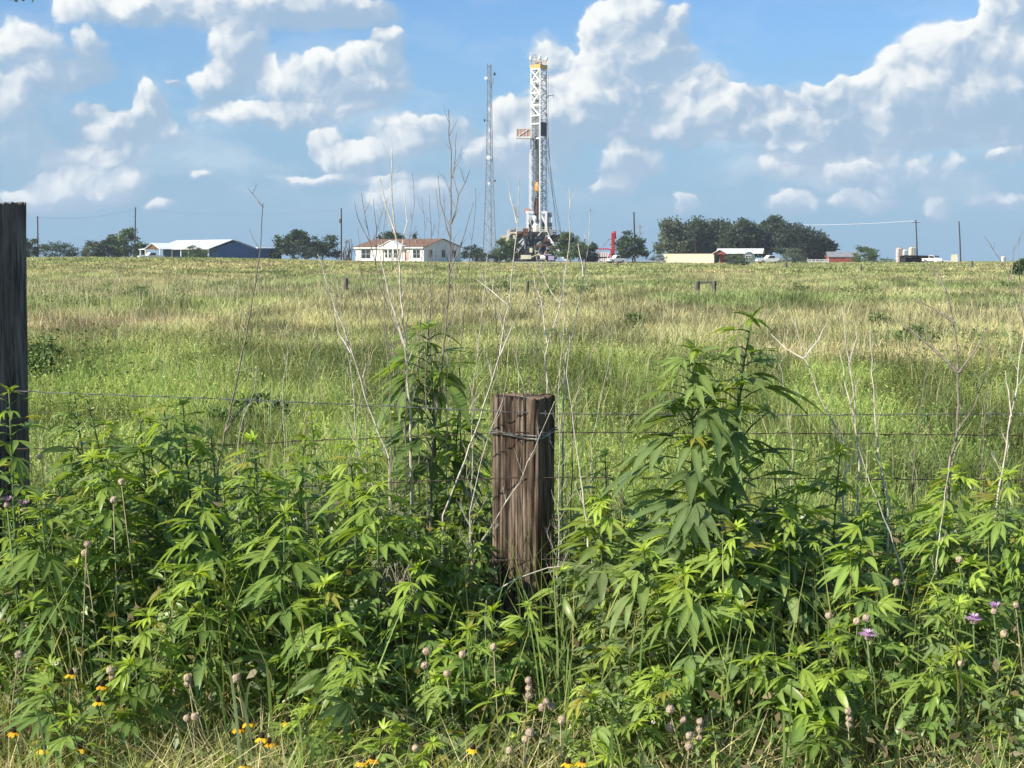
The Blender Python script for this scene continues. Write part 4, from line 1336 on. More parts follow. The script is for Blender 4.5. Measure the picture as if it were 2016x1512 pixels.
    for (u, v) in ((1020, 1038), (1052, 1066), (1080, 1066)):
        mb.bar(G(X(u), -1.05, .3), G(X(v), -1.05, zfl - .5), .22); mb.bar(G(X(v), -1.0, .3), G(X(u), -1.0, zfl - .5), .22)
    mb.bar(G(X(1014), -1.05, Z(486)), G(X(1094), -1.05, Z(486)), .28)
    mb.build('substructure', M_DKST, t)
    mb = MB(); mb.box(G(X(1053), 4.5, Z(488)), (X(1094) - X(1012), 1.5, 6.2)); mb.build('machinery_housing', M_DARK, t)
    rr = random.Random(8)
    for k in range(84):
        px = rr.uniform(1004, 1100); py = rr.uniform(452, 512)
        mb = MB()
        mt_ = rr.choice([M_RUST, M_DKST, M_GREY, M_CREAM, M_NAVYP, M_RUST, M_DKST, M_TEAL])
        c = G(X(px), rr.uniform(-1.8, -.9), Z(py))
        if k % 3 == 0: mb.lathe(c, [(.1, -.7), (.42, -.6), (.42, .5), (.15, .7)], 10, (rr.choice([1, 0]), 0, 1 if k % 2 else .1)); mb.build('pressure_vessel', mt_, t)
        elif k % 3 == 1: mb.box(c, (rr.uniform(.5, 1.5), .7, rr.uniform(.4, 1.2))); mb.build('equipment_box', mt_, t)
        else: mb.tube([c, c + Vector((rr.uniform(-1.8, 1.8), 0, rr.uniform(-1, 1))), c + Vector((rr.uniform(-2.2, 2.2), -.3, -1.6))], .11, 6); mb.build('pipework', mt_, t)
    # blowout preventer under the floor
    mb = MB(); mb.lathe(G(X(1057), .6, 0), [(.5, 0), (.5, .8), (.8, .9), (.8, 1.7), (.5, 1.8), (.9, 2.1), (.9, 2.9), (.5, 3.1), (.4, 4.2)], 14); mb.build('blowout_preventer', M_TEAL, t)
    # white diagonal braces / stairs to either side
    mb = MB(); mb.bar(G(X(1077), -1.7, Z(464)), G(X(1112), -2.6, Z(513)), .34, .5); mb.build('stairway', M_WHITE, t)
    mb = MB(); mb.bar(G(X(1035), -1.7, Z(472)), G(X(1008), -2.6, Z(508)), .34, .5); mb.bar(G(X(1030), -1.8, Z(470)), G(X(1014), -2.2, Z(485)), .22); mb.build('v_door_ramp', M_WHITE, t)
    # beige doghouse cluster on the left
    mb = MB(); mb.box(G(X(1008), 3.4, Z(464)), (X(1018) - X(998), 2.6, Z(454) - Z(477))); dh = mb.build('doghouse', M_CREAM, t)
    mb = MB(); mb.box(G(X(993), 3.2, Z(473)), (X(1002) - X(984), 2.4, Z(463) - Z(482))); mb.build('annex', M_CREAM, dh)
    mb = MB(); mb.box(G(X(1010), 2.05, Z(463)), (.7, .08, .8)); mb.build('window', M_GLASS, dh)
    mb = MB()
    for px in (986, 1000, 1016): mb.bar(G(X(px), 2.4, -.2), G(X(px), 2.4, Z(478)), .25)
    mb.build('doghouse_leg', M_DKST, dh)
    # things round the base
    mb = MB(); mb.box(G(X(1035), -3.2, Z(506)), (2.3, 1.4, .9)); mb.build('mud_tank', M_CREAM, t)
    mb = MB(); mb.box(G(X(1076), -3.0, Z(501)), (2.0, 1.2, .16)); mb.box(G(X(1084), -3.0, Z(508)), (1.3, 1.2, 1.0)); mb.build('pump_skid', mat('lilac_paint', (.40, .38, .56), .6), t)
    mb = MB(); mb.lathe(G(X(1068), -3.2, Z(507)), [(.2, -.6), (.5, -.5), (.5, .5), (.2, .6)], 12, (1, 0, 0)); mb.build('air_receiver', M_WHITE, t)
    mb = MB(); mb.tube([G(X(1098), -.5, Z(462)), G(X(1108), -.6, Z(468)), G(X(1116), -.6, Z(461))], .25, 7); mb.box(G(X(1100), 0, Z(470)), (1.8, 1.6, 1.6)); mb.build('exhaust_stack', M_RUST, t)
    # guy lines
    for (px0, py0, px1, py1, yy) in ((1076, 270, 1104, 462, -3), (1074, 190, 1098, 470, 6), (1075, 300, 1109, 470, 12)):
        mb = MB(); mb.tube([G(X(px0), 1.8, Z(py0)), G(X((px0 + px1) / 2) - .25, yy / 2, Z((py0 + py1) / 2) - .5), G(X(px1), yy, Z(py1)), G(X(px1) + (X(px1) - X(px0)) * .22, yy * 1.3, 0)], .045, 5); mb.build('guy_line', M_DKST, t)


drilling_rig()

# the raised gravel pad the rig stands on
mb = MB(); c = Vector(((1120 - 1008) * 300 / F, 312, 0))
rnd = random.Random(4)
n = 40
ring = [(c.x + 24 * math.cos(2 * math.pi * k / n) * (1 + .05 * math.sin(5 * k)), c.y + 26 * math.sin(2 * math.pi * k / n), .34) for k in range(n)]
base = [(c.x + 26 * math.cos(2 * math.pi * k / n), c.y + 29 * math.sin(2 * math.pi * k / n), -.4) for k in range(n)]
mb.add(ring + base, [tuple(range(n))] + [(n + i, n + (i + 1) % n, (i + 1) % n, i) for i in range(n)])
kind(mb.build('gravel_pad', M_GRAVEL, None, org=(c.x, c.y, 0)), 'structure')

# red crane column and red pipe gantry right of the rig
def red_column():
    Y = 300.0; m_ = Y / F
    l = Vector(((1206 - 1008) * m_, Y, .34))
    t = thing('crane_column', 'bright red upright crane column with a thin grey jib', 'crane', l)
    Z = lambda py: W(1206, py, Y).z
    X = lambda px: (px - 1008) * m_
    mb = MB(); mb.bar((X(1206), Y, .2), (X(1206), Y, Z(458)), .75, .75, (1, 0, 0)); mb.box((X(1209.5), Y + .5, (Z(455) + Z(470)) / 2), (.55, .7, Z(455) - Z(470))); mb.build('column', M_RED, t)
    mb = MB()
    for k in range(9): mb.box((X(1206), Y - .40, Z(462 + k * 5)), (.5, .06, .12))
    mb.build('rung', M_RUST, t)
    mb = MB(); mb.tube([(X(1204), Y, Z(471)), (X(1197), Y, Z(471)), (X(1186), Y, Z(486))], .10, 6); mb.build('jib', M_GREY, t)
    mb = MB(); mb.box((X(1208), Y, .8), (1.5, 1.5, 1.0)); mb.build('base', M_RED, t)
    l2 = Vector((X(1185), Y - 1.2, .34))
    p = thing('pipe_gantry', 'low red bent pipe gantry left of the red column', 'gantry', l2)
    mb = MB(); mb.tube([(X(1168), Y - 1.2, Z(490)), (X(1196), Y - 1.2, Z(490)), (X(1201), Y - 1.2, Z(492)), (X(1202), Y - 1.2, Z(497)), (X(1198), Y - 1.2, Z(503)), (X(1194), Y - 1.2, .3)], .14, 8); mb.build('pipe', M_RED, p)
    mb = MB(); mb.box((X(1180), Y - 1.2, Z(507)), (3.0, .5, .3)); mb.build('skid', M_BARN, p)
    mb = MB()
    for px in (1170, 1180): mb.bar((X(px), Y - 1.2, .2), (X(px), Y - 1.2, Z(490)), .1)
    mb.build('support', M_RED, p)
    l3 = Vector((X(1183), Y + 3, .34))
    w = thing('water_tank', 'low pale grey tank behind the red pipe gantry', 'tank', l3)
    mb = MB(); mb.box((X(1183), Y + 3, (Z(496) + .3) / 2), (3.6, 2.2, Z(496) - .3)); mb.build('body', M_WHITE, w)
    mb = MB()
    for k in range(6): mb.box((X(1172) + k * .5, Y + 1.88, (Z(496) + .3) / 2), (.08, .05, Z(496) - .4))
    mb.build('rib', M_GREY, w)
    l4 = Vector((X(1160), Y - 2, .34))
    e = thing('equipment_container', 'dark green equipment box half hidden by the bushes right of the rig', 'container', l4)
    mb = MB(); mb.box((X(1161), Y - 2, 1.3), (2.5, 2.2, 2.0)); mb.build('body', M_DARK, e)
    mb = MB(); mb.box((X(1161), Y - 3.13, 1.3), (1.0, .05, 1.8)); mb.build('door', M_TEAL, e)


red_column()
l = W(1213, 517, 285); l.z = float(gz(l.x, 285)) + .1
truck('small white pickup at the foot of the dense tree by the red column', 1212, 284, 20, M_WHITE, 3.6)
for i, (px, lb) in enumerate(((937, 'upright pale post-like tank between the white house and the radio mast'),)):
    tank(lb, px, 300, 8, 27, M_GREY, name='standing_tank')

# ------------------------------------------------------------------ posts out in the meadow
def field_post(px, base_py, top_py, w_px, label):
    Y = CAMZ * F / (base_py - 503); m_ = Y / F
    x = (px - 1008) * m_; g = float(gz(x, Y)); z = W(px, top_py, Y).z; r = w_px * m_ / 2
    mb = MB(); mb.lathe((x, Y, g - .1), [(r, 0), (r * 1.02, (z - g) * .5), (r * .95, z - g + .08), (r * .8, z - g + .1)], 9, (0.02, 0, 1), .06, random.Random(px))
    return tag(mb.build('fence_post', M_TIED, None, org=(x, Y, g)), label, 'fence post', 'lone posts standing in the meadow')


field_post(681, 584, 547, 9, 'lone dark post in the meadow below the white house left end')
field_post(1038, 586, 553, 6, 'slim dark post in the meadow straight below the rig')
field_post(1545, 530, 517, 5, 'short dark post in front of the rounded olive bush')
field_post(1910, 530, 514, 5, 'short dark post near the horizon on the right, below the plain pole')
field_post(1692, 536, 522, 4, 'tiny dark stub post on the meadow below the green tree by the barn')
field_post(1214, 528, 516, 5, 'short post in the grass below the red crane column')
Y = 57.0; m_ = Y / F
l = Vector(((1389 - 1008) * m_, Y, 0)); l.z = float(gz(l.x, Y))
hb_ = thing('brace_frame', 'short wooden H-brace of two stout posts joined by a rail in mid meadow', 'fence brace', l)
for px in (1372.5, 1404.5):
    mb = MB(); mb.lathe(((px - 1008) * m_, Y, l.z - .1), [(.10, 0), (.10, .68), (.085, .72)], 9, (0, 0, 1), .05, random.Random(px)); mb.build('post', M_TIED, hb_)
mb = MB(); mb.bar(((1372 - 1008) * m_, Y, l.z + .56), ((1405 - 1008) * m_, Y, l.z + .57), .09, .08); mb.build('rail', M_TIED, hb_)


# ------------------------------------------------------------------ the fence at the verge
def tie_post(name, label, cx, cy, z0, z1, sx, sy, deg, mt, seed, lean=(0, 0)):
    """a railway tie set on end: real checks and worn arrises in the mesh"""
    nx, ny, nz = 26, 22, 70
    rnd = random.Random(seed)
    ring = []
    for k in range(nx): ring.append((-.5 + k / nx, -.5))
    for k in range(ny): ring.append((.5, -.5 + k / ny))
    for k in range(nx): ring.append((.5 - k / nx, .5))
    for k in range(ny): ring.append((-.5, .5 - k / ny))
    n = len(ring)
    vs = []
    R = Matrix.Rotation(math.radians(deg), 3, 'Z')
    for j in range(nz + 1):
        t = j / nz; z = z0 + (z1 - z0) * t
        for i, (a, b) in enumerate(ring):
            u = i / n * 40
            g = mnoise.fractal(Vector((u * .9, seed, z * 1.1)), 1.0, 2.1, 3)
            g2 = mnoise.noise(Vector((u * 2.3, seed + 7, z * .55)))
            crack = -max(0, g2 - .18) * .10
            cr = 1 - .05 * max(0, (abs(a) + abs(b) - .86)) / .14
            d = 1 + (g * .016 + crack) / .1 * .5
            x = a * sx * cr * d; y = b * sy * cr * d
            zz = z
            if j == nz: zz += mnoise.noise(Vector((u * 1.7, seed, 3))) * .022 + (a * sx) * lean[0] * .2
            p = R @ Vector((x, y, 0))
            k = (z - z0)
            vs.append((cx + p.x + lean[0] * k, cy + p.y + lean[1] * k, zz))
    fs = []
    for j in range(nz):
        for i in range(n):
            fs.append((j * n + i, j * n + (i + 1) % n, (j + 1) * n + (i + 1) % n, (j + 1) * n + i))
    top = len(vs); vs.append((cx + lean[0] * (z1 - z0), cy + lean[1] * (z1 - z0), z1 - .004))
    for i in range(n): fs.append((nz * n + i, nz * n + (i + 1) % n, top))
    mb = MB(); mb.add(vs, fs)
    return tag(mb.build(name, mt, None, org=(cx, cy, 0)), label, 'fence post')


FY = 5.4
p = W(1031, 783, FY)
tie_post('fence_post', 'weathered squat square timber post with deep vertical cracks, in the middle of the weeds', p.x, FY + .06, -.15, p.z, .205, .19, -25, M_TIE, 3)
p = W(24, 400, FY)
tie_post('corner_post', 'tall dark squared timber post cut by the frame edge, above head height of the weeds', p.x - .137, FY + .05, -.2, p.z, .22, .19, -31, M_TIED, 9, (.012, 0))


def strand(label, pts, mt, seed):
    rnd = random.Random(seed)
    P = [W(px, py, FY + dy) for px, py, dy in pts]
    mb = MB(); dense = []
    for a, b in zip(P[:-1], P[1:]):
        k = max(2, int((b - a).length / .03))
        dense += [a.lerp(b, i / k) + Vector((0, rnd.uniform(-.001, .001), rnd.uniform(-.0015, .0015))) for i in range(k)]
    dense.append(P[-1])
    mb.tube(dense, .0014, 5)
    tw = [q + Vector((0, .0022 * math.cos(i * 1.1), .0026 * math.sin(i * 1.1))) for i, q in enumerate(dense)]
    mb.tube(tw, .0012, 4)
    for i in range(3, len(dense) - 3, 4):
        q = dense[i]
        for s in range(2):
            d = Vector((rnd.uniform(-.006, .006), rnd.uniform(-1, 1), rnd.uniform(-1, 1))).normalized() * .013
            mb.tube([q - d, q + d], .0012, 4)
    o = mb.build('barbed_wire', mt, None, org=dense[0])
    tag(o, label, 'fence wire', 'barbed wire strands of the fence')


strand('topmost barbed wire strand, silvery, crossing behind the plants at the squat post top', [(30, 770, -.06), (400, 784, -.04), (700, 797, 0), (965, 809, -.05), (1105, 815, -.05), (1560, 817, .05), (2080, 815, .12)], M_WIRE, 1)
strand('second barbed wire strand down, wrapped at the squat post', [(30, 884, -.06), (430, 877, -.03), (640, 866, 0), (970, 853, -.06), (1102, 851, -.05), (1560, 853, .05), (2080, 858, .12)], M_WIRER, 2)
strand('third barbed wire strand down, mostly hidden by leaves', [(30, 985, -.06), (500, 960, 0), (970, 942, -.05), (1102, 940, -.05), (2080, 945, .12)], M_WIRER, 3)
strand('lowest barbed wire strand, deep among the weed stems', [(30, 1110, -.06), (970, 1103, -.05), (1102, 1101, -.05), (2080, 1105, .12)], M_WIRER, 4)
mb = MB()
c0 = W(1031, 853, FY); ca = math.radians(-25)
loop = []
for i in range(25):
    a = 2 * math.pi * i / 24
    q = max(abs(math.cos(a)) / .112, abs(math.sin(a)) / .104)
    v = Matrix.Rotation(ca, 3, 'Z') @ Vector((math.cos(a) / q, math.sin(a) / q, 0))
    loop.append(Vector((c0.x + v.x, FY + .06 + v.y, c0.z - .006 + .008 * math.sin(a * 2))))
mb.tube(loop, .0026, 5); mb.tube([p + Vector((0, 0, .009 + .004 * math.sin(i))) for i, p in enumerate(loop)], .002, 5)
tag(mb.build('wire_tie', M_WIRE, None, org=c0), 'loop of twisted tie wire round the squat post below its top', 'wire')

# ------------------------------------------------------------------ leafy weeds
def leaf_template(rs, lobes):
    """a lobed leaf lying along +x with unit middle lobe: strips with a V fold, drooping tips and a wavy edge"""
    if lobes == 5: A = [(0, 1.0, .098), (.46, .88, .086), (-.46, .88, .086), (1.0, .62, .064), (-1.0, .62, .064)]
    elif lobes == 3: A = [(0, 1.0, .108), (.52, .82, .09), (-.52, .82, .09)]
    else: A = [(0, 1.0, .13)]
    Vs, Qs, Ss = [], [], []
    n = 7; droop = rs.uniform(.12, .60); fold = rs.uniform(.15, .5); o = 0
    for (an, L, wm) in A:
        an = an + rs.normal(0, .07); L = L * rs.uniform(.88, 1.1); dr = droop * rs.uniform(.8, 1.3)
        sweep = rs.normal(0, .08)
        t = np.linspace(0, 1, n)
        w = wm * np.array([.30, .62, .92, 1.0, .80, .45, .03]) * (1 + rs.normal(0, .06, n))
        if lobes == 1: w = wm * np.array([.12, .72, 1.0, .98, .72, .38, .03])
        th = an * (1 + .0 * t) + sweep * t
        r = L * t
        cx, cy = r * np.cos(th), r * np.sin(th)
        zc = -dr * r ** 2 * .62 + .06 * r
        nx_, ny_ = -np.sin(th), np.cos(th)
        wav = rs.normal(0, .012, (2, n))
        for s, k in ((-1, 0), (0, 0), (1, 1)):
            x = cx + nx_ * w * s; y = cy + ny_ * w * s
            z = zc + (fold * w * abs(s)) - (.0 if s else .004) + (wav[k] if s else 0) * t
            Vs.append(np.stack([x, y, z], 1)); Ss.append(np.full(n, 1.0 if s else 1.38))
        for i in range(n - 1):
            for c in range(2):
                Qs.append((o + c * n + i, o + c * n + i + 1, o + (c + 1) * n + i + 1, o + (c + 1) * n + i))
        o += 3 * n
    return np.concatenate(Vs), np.array(Qs), np.concatenate(Ss)


_rs = np.random.RandomState(77)
TPL = {k: [leaf_template(_rs, k) for _ in range(14)] for k in (1, 3, 5)}
WIND = np.array([-.62, -.10, 0])
MATURE = np.array([.155, .245, .060]); YOUNG = np.array([.310, .400, .055]); DULL = np.array([.205, .260, .135])


def place_leaf(out, p, yaw, pitch, L, lobes, rs, col, roll=0.0):
    V, Q, S_ = TPL[lobes][rs.randint(14)]
    cy, sy, cp, sp, cr, sr = math.cos(yaw), math.sin(yaw), math.cos(pitch), math.sin(pitch), math.cos(roll), math.sin(roll)
    Rx = np.array([[1, 0, 0], [0, cr, -sr], [0, sr, cr]])
    Ry = np.array([[cp, 0, -sp], [0, 1, 0], [sp, 0, cp]])
    Rz = np.array([[cy, -sy, 0], [sy, cy, 0], [0, 0, 1]])
    M = Rz @ Ry @ Rx
    X = (V * L) @ M.T
    X[:, 2] -= np.clip(np.hypot(X[:, 0], X[:, 1]), 0, None) ** 2 / max(L, .02) * .10
    col = np.array(col)
    if L < .11 and rs.rand() < .05: col = np.array([.36, .34, .07]) * rs.uniform(.6, 1)          # a yellowed leaf
    c = np.tile(col, (len(X), 1)) * S_[:, None] * (1 + rs.normal(0, .07, (len(X), 1)))
    out['V'].append(X + p); out['Q'].append(Q + out['n']); out['C'].append(c); out['n'] += len(X)


def weed(rs, base, tip, Lmax, out, stems, bend=0.0, density=1.0, dull=0.0, lobe_w=(.12, .38, .50), deep=1.0):
    """one ragweed plant from ground to tip: opposite drooping lobed leaves, side shoots, young tuft on top"""
    base = np.array(base); tip = np.array(tip)
    H = tip[2] - base[2]
    ctrl = base * .45 + tip * .55 + np.array([rs.normal(0, .03) * H - bend * .10, rs.normal(0, .03) * H, 0])

    def at(t): return (1 - t) ** 2 * base + 2 * t * (1 - t) * ctrl + t * t * tip
    r0 = .0035 + .0048 * H
    pts = [at(t) for t in np.linspace(0, 1, 9)]
    stems.append((pts, [r0 * (1 - .72 * i / 8) for i in range(9)]))
    t = max(.10, .16 / max(H, .2)); yaw = rs.uniform(0, 6.28)
    step0 = .050
    mat_c = (MATURE * (1 - dull) + DULL * dull) * deep
    while t < .97:
        p = at(t)
        big = math.sin(math.pi * min(1, (t * .64 + .24))) ** .7
        L = Lmax * (.45 + .65 * big) * rs.uniform(.8, 1.15) * (1 - .40 * max(0, t - .8) / .2)
        for s in (0, math.pi):
            if rs.rand() > .93 * density: continue
            a = yaw + s + rs.normal(0, .22)
            d = np.array([math.cos(a), math.sin(a), 0]) + WIND * rs.uniform(.2, .9)
            a = math.atan2(d[1], d[0])
            pl = L * rs.uniform(.25, .42 + .3 * (H > 1.1))
            e = rs.uniform(.05, .6)
            q = p + np.array([math.cos(a) * math.cos(e), math.sin(a) * math.cos(e), math.sin(e)]) * pl
            stems.append(([p, p * .5 + q * .5 + np.array([0, 0, .006]), q], [r0 * .32, r0 * .26, r0 * .2]))
            k = rs.choice([1, 3, 5], p=lobe_w)
            y = max(0, (t - .62) / .38) * (.5 if H > 1.1 else 1)
            c = (mat_c * (1 - y ** 1.3) + YOUNG * y ** 1.3) * rs.uniform(.78, 1.22)
            place_leaf(out, q, a, rs.uniform(-.60, .28), L, k, rs, c, rs.normal(0, .28))
            # side shoot in the axil
            if .15 < t < .80 and rs.rand() < .42 * density and H > .3:
                ls = L * rs.uniform(.5, 1.0); e2 = rs.uniform(.5, 1.0)
                q2 = p + np.array([math.cos(a) * math.cos(e2), math.sin(a) * math.cos(e2), math.sin(e2)]) * ls
                stems.append(([p, (p + q2) / 2 + np.array([0, 0, .01]), q2], [r0 * .4, r0 * .32, r0 * .22]))
                for j in range(rs.randint(3, 6)):
                    place_leaf(out, q2, rs.uniform(0, 6.28), rs.uniform(-.4, .5), L * rs.uniform(.35, .62), int(rs.choice([1, 3])), rs, (mat_c * .45 + YOUNG * .55) * rs.uniform(.8, 1.2), rs.normal(0, .3))
        yaw += math.pi / 2 + rs.normal(0, .15)
        t += step0 * (1.25 - .65 * t) / max(H, .25) * rs.uniform(.85, 1.2)
    for j in range(7):
        place_leaf(out, at(1.0), yaw + j * 2.4, rs.uniform(-.35, 1.0), Lmax * rs.uniform(.28, .5), 1 if j % 2 else 3, rs, (YOUNG if H < 1.1 else (YOUNG + mat_c) * .5) * rs.uniform(.8, 1.25), rs.normal(0, .3))


def finish(out): return np.concatenate(out['V']), [np.concatenate(out['Q'])], np.concatenate(out['C'])


HERO = [  # tip px, tip py, depth, base px, leaf length, label
    (843, 648, 5.72, 850, .255, 'tall straight ragweed in front of the white bare stems, left of the squat post'),
    (1366, 690, 5.00, 1388, .235, 'bushiest tall ragweed right of the squat post, drooping dark layered leaves'),
    (1480, 628, 5.12, 1503, .215, 'tallest ragweed, its nodding top highest of all weeds right of the squat post'),
    (18, 772, 4.85, 20, .15, 'ragweed growing directly in front of the tall corner post'),
    (210, 900, 4.95, 212, .16, 'ragweed with a bright pale tip standing beside the corner post gap'),
    (322, 800, 5.25, 340, .18, 'ragweed with long bright leaves hanging left, below the upper wire'),
    (498, 868, 5.05, 500, .15, 'ragweed right beneath the leaning bare stalk on the left'),
    (600, 862, 5.2, 604, .15, 'fairly tall ragweed standing left of the slanting white bare stems'),
    (690, 880, 4.95, 700, .16, 'lime-tipped ragweed at the feet of the white bare stems'),
    (748, 955, 4.75, 752, .17, 'ragweed with backlit yellow-green leaves left of the tall central ragweed'),
    (905, 800, 5.75, 898, .15, 'dark ragweed close against the squat post, on its shaded neighbour side'),
    (560, 1010, 4.6, 566, .18, 'ragweed with one large bright hanging leaf low left of the white stems'),
    (395, 965, 4.8, 400, .17, 'ragweed among pale leaves below the leaning bare stalk'),
    (80, 985, 4.7, 84, .16, 'broad ragweed at the foot of the corner post'),
    (1042, 1195, 4.55, 1050, .14, 'short ragweed pressed against the front of the squat post base'),
    (1185, 985, 5.0, 1175, .19, 'ragweed leaning left just right of the squat post'),
    (1268, 1085, 4.6, 1275, .18, 'ragweed with fan-shaped pale leaves below the bushiest tall ragweed'),
    (1350, 1130, 4.5, 1350, .19, 'ragweed with long drooping grey-green leaves in the lower middle right'),
    (1448, 1040, 4.75, 1450, .18, 'dark ragweed between the two tallest right-hand ragweeds'),
    (1570, 960, 5.0, 1570, .17, 'ragweed with arching leaves right of the tallest ragweed'),
    (1655, 885, 5.2, 1660, .17, 'yellow-green tipped ragweed among thin bare stems on the right'),
    (1700, 1020, 4.8, 1705, .16, 'bright-topped ragweed between bare stems, above the pinkish bristly head'),
    (1870, 930, 5.15, 1905, .18, 'ragweed with an upturned pale leaf right of the dark forked stalk'),
    (1985, 935, 5.0, 1990, .17, 'ragweed at the right end of the fence, cut by the frame'),
    (1705, 1165, 4.5, 1705, .18, 'ragweed with a big flat five-fingered leaf beside the pink flower'),
    (1910, 1110, 4.7, 1915, .16, 'leafy ragweed above the pair of pink flowers'),
    (1290, 1330, 4.2, 1300, .15, 'low ragweed with grey-green hanging leaves above the stacked dry heads'),
    (640, 1150, 4.45, 645, .17, 'ragweed with a bright cupped leaf in the lower centre-left'),
    (690, 1290, 4.2, 695, .14, 'low ragweed beside the pair of round tan seed heads'),
    (600, 1400, 4.0, 600, .12, 'small ragweed just above the yellow coneflowers'),
    (292, 1215, 4.4, 300, .16, 'ragweed with narrow pale leaflets in the shaded lower left'),
    (255, 1310, 4.2, 262, .15, 'bright ragweed above the orange-yellow coneflower on the lower left'),
    (100, 1310, 4.2, 96, .15, 'bright ragweed at the lower left edge above dry straw'),
    (135, 1410, 4.0, 140, .13, 'small pale ragweed standing in the dry straw at bottom left'),
    (1640, 1330, 4.2, 1645, .14, 'low ragweed with small fingered leaves at bottom right below the pink flower'),
    (1850, 1300, 4.3, 1850, .15, 'ragweed among upright pale stems at the lower right'),
    (390, 1130, 4.45, 396, .17, 'ragweed with broad sunlit leaves in the middle of the left thicket'),
    (820, 1120, 4.6, 826, .16, 'ragweed at the foot of the tall central ragweed, left of the squat post'),
    (920, 1240, 4.35, 925, .14, 'low ragweed in the shade left of the squat post base'),
]
for i, (px, py, d, bpx, L, lab) in enumerate(HERO):
    rs = np.random.RandomState(1000 + i)
    tip = W(px, py, d)
    bx = (bpx - 1008) / F * d
    g = float(gz(bx, d))
    out = dict(V=[], Q=[], C=[], n=0); stems = []
    t = thing('ragweed', lab, 'weed', (bx, d, g), 'ragweed plants along the fence')
    weed(rs, (bx, d, g - .02), tuple(tip), L * .90, out, stems, bend=.5 if px in (1480,) else 0, dull=(.75 if 1180 < px < 1600 else .15) * rs.uniform(.5, 1.2), deep=.80 if py < 700 else rs.uniform(.82, 1.12))
    V, q, c = finish(out)
    npmesh('foliage', V, q, c, M_LEAF, t)
    mb = MB()
    for pts, rr in stems: mb.tube(pts, rr, 5)
    mb.build('stem', M_STEM, t, smooth=True)


def envelope(x, y):
    """how high the tangle stands: falling toward the road, lower in front of the squat post and over the straw at the left"""
    h = np.interp(y, [3.4, 4.0, 4.6, 5.3, 6.3, 6.8], [.20, .36, .64, .92, .74, .40])
    px = 1008 + F * x / y
    h *= 1 - .45 * np.exp(-((px - 1035) / 85) ** 2) * (1 if y < 5.5 else .0)
    h *= 1 - .7 * np.exp(-((px - 120) / 380) ** 2) * sm(4.6, 4.0, y)
    h *= 1 + .26 * np.exp(-((px - 420) / 430) ** 4) * sm(4.5, 5.2, y)
    return float(h)


def build_thicket():
    rs = np.random.RandomState(2024)
    out = dict(V=[], Q=[], C=[], n=0); stems = []
    k = 0
    while k < 235:
        y = rs.uniform(3.95, 6.6); x = rs.uniform(-1, 1) * (y * .375 + .15)
        if abs(x - .05) < .16 and 5.1 < y < 5.7: continue
        h = envelope(x, y) * rs.uniform(.55, 1.05)
        if h < .12: continue
        b = (x, y, float(gz(x, y)) - .02)
        weed(rs, b, (x - .05 * h + rs.normal(0, .05), y + rs.normal(0, .05), b[2] + h), rs.uniform(.07, .155), out, stems, density=.85, dull=rs.uniform(0, .9), lobe_w=((.12, .38, .50), (.75, .25, 0), (.2, .6, .2))[k % 3])
        k += 1
    V, q, c = finish(out)
    parts = [(V, q, c)]
    # low leaves filling the tangle, coloured darker to deepen its shaded gaps
    n = 22000
    y = rs.uniform(3.3, 6.8, n); x = rs.uniform(-1, 1, n) * (y * .385 + .2)
    e = np.array([envelope(a, b) for a, b in zip(x, y)])
    z = gz(x, y) + e * rs.uniform(.02, .72, n)
    col = (MATURE * .55 + DULL * .45)[None] * rs.uniform(.4, 1.25, (n, 1)) * np.array([1, 1, 1])
    dry = rs.rand(n) < .20
    col[dry] = np.array([.34, .27, .16]) * rs.uniform(.5, 1.2, (dry.sum(), 1))
    V, q2, c = leaflets(np.stack([x, y, z], 1), rs.uniform(.022, .065, n), col, rs, .42, .7)
    parts.append((V, [q2], c))
    V, Fs, c = join(parts)
    kind(npmesh('weed_thicket', V, Fs, c, M_LEAF), 'stuff')
    mb = MB()
    for pts, rr in stems: mb.tube(pts, rr, 4)
    kind(mb.build('thicket_stems', M_STEM, None, smooth=True), 'stuff')
    # dry straw and thin grass on the verge
    parts = []
    n = 34000
    y = 3.5 + 3.9 * rs.uniform(0, 1, n) ** 1.6; x = rs.uniform(-1, 1, n) * (y * .39 + .2)
    wl = .22 + .28 * sm(4.7, 4.1, y) + .45 * np.exp(-((x + 1.2) / .9) ** 2) * sm(5.0, 4.0, y)
    kp = rs.rand(n) < wl + .15; x, y = x[kp], y[kp]; n = len(x)
    col = np.where(rs.rand(n, 1) < .62, np.array([[.68, .60, .32]]), np.array([[.42, .48, .13]])) * rs.uniform(.6, 1.25, (n, 1))
    V, q, t, c = blades(np.stack([x, y, gz(x, y)], 1), rs.uniform(.08, .36, n) * (.6 + .6 * fbm(x * 3, y * 3, 7, 2)), rs.uniform(.0022, .0055, n), rs.uniform(.1, 1.3, n), col, rs)
    parts.append((V, [q, t], c))
    n = 2600
    y = rs.uniform(4.2, 7.5, n); x = rs.uniform(-1, 1, n) * (y * .39 + .2)
    col = np.array([[.26, .33, .10]]) * rs.uniform(.6, 1.3, (n, 1)); col[:, 0] *= rs.uniform(.8, 1.4, n)
    V, q, t, c = blades(np.stack([x, y, gz(x, y)], 1), rs.uniform(.35, .8, n), rs.uniform(.004, .008, n), rs.uniform(.05, .5, n), col, rs)
    parts.append((V, [q, t], c))
    V, Fs, c = join(parts)
    kind(npmesh('dry_grass', V, Fs, c, M_GRASS), 'stuff')


build_thicket()


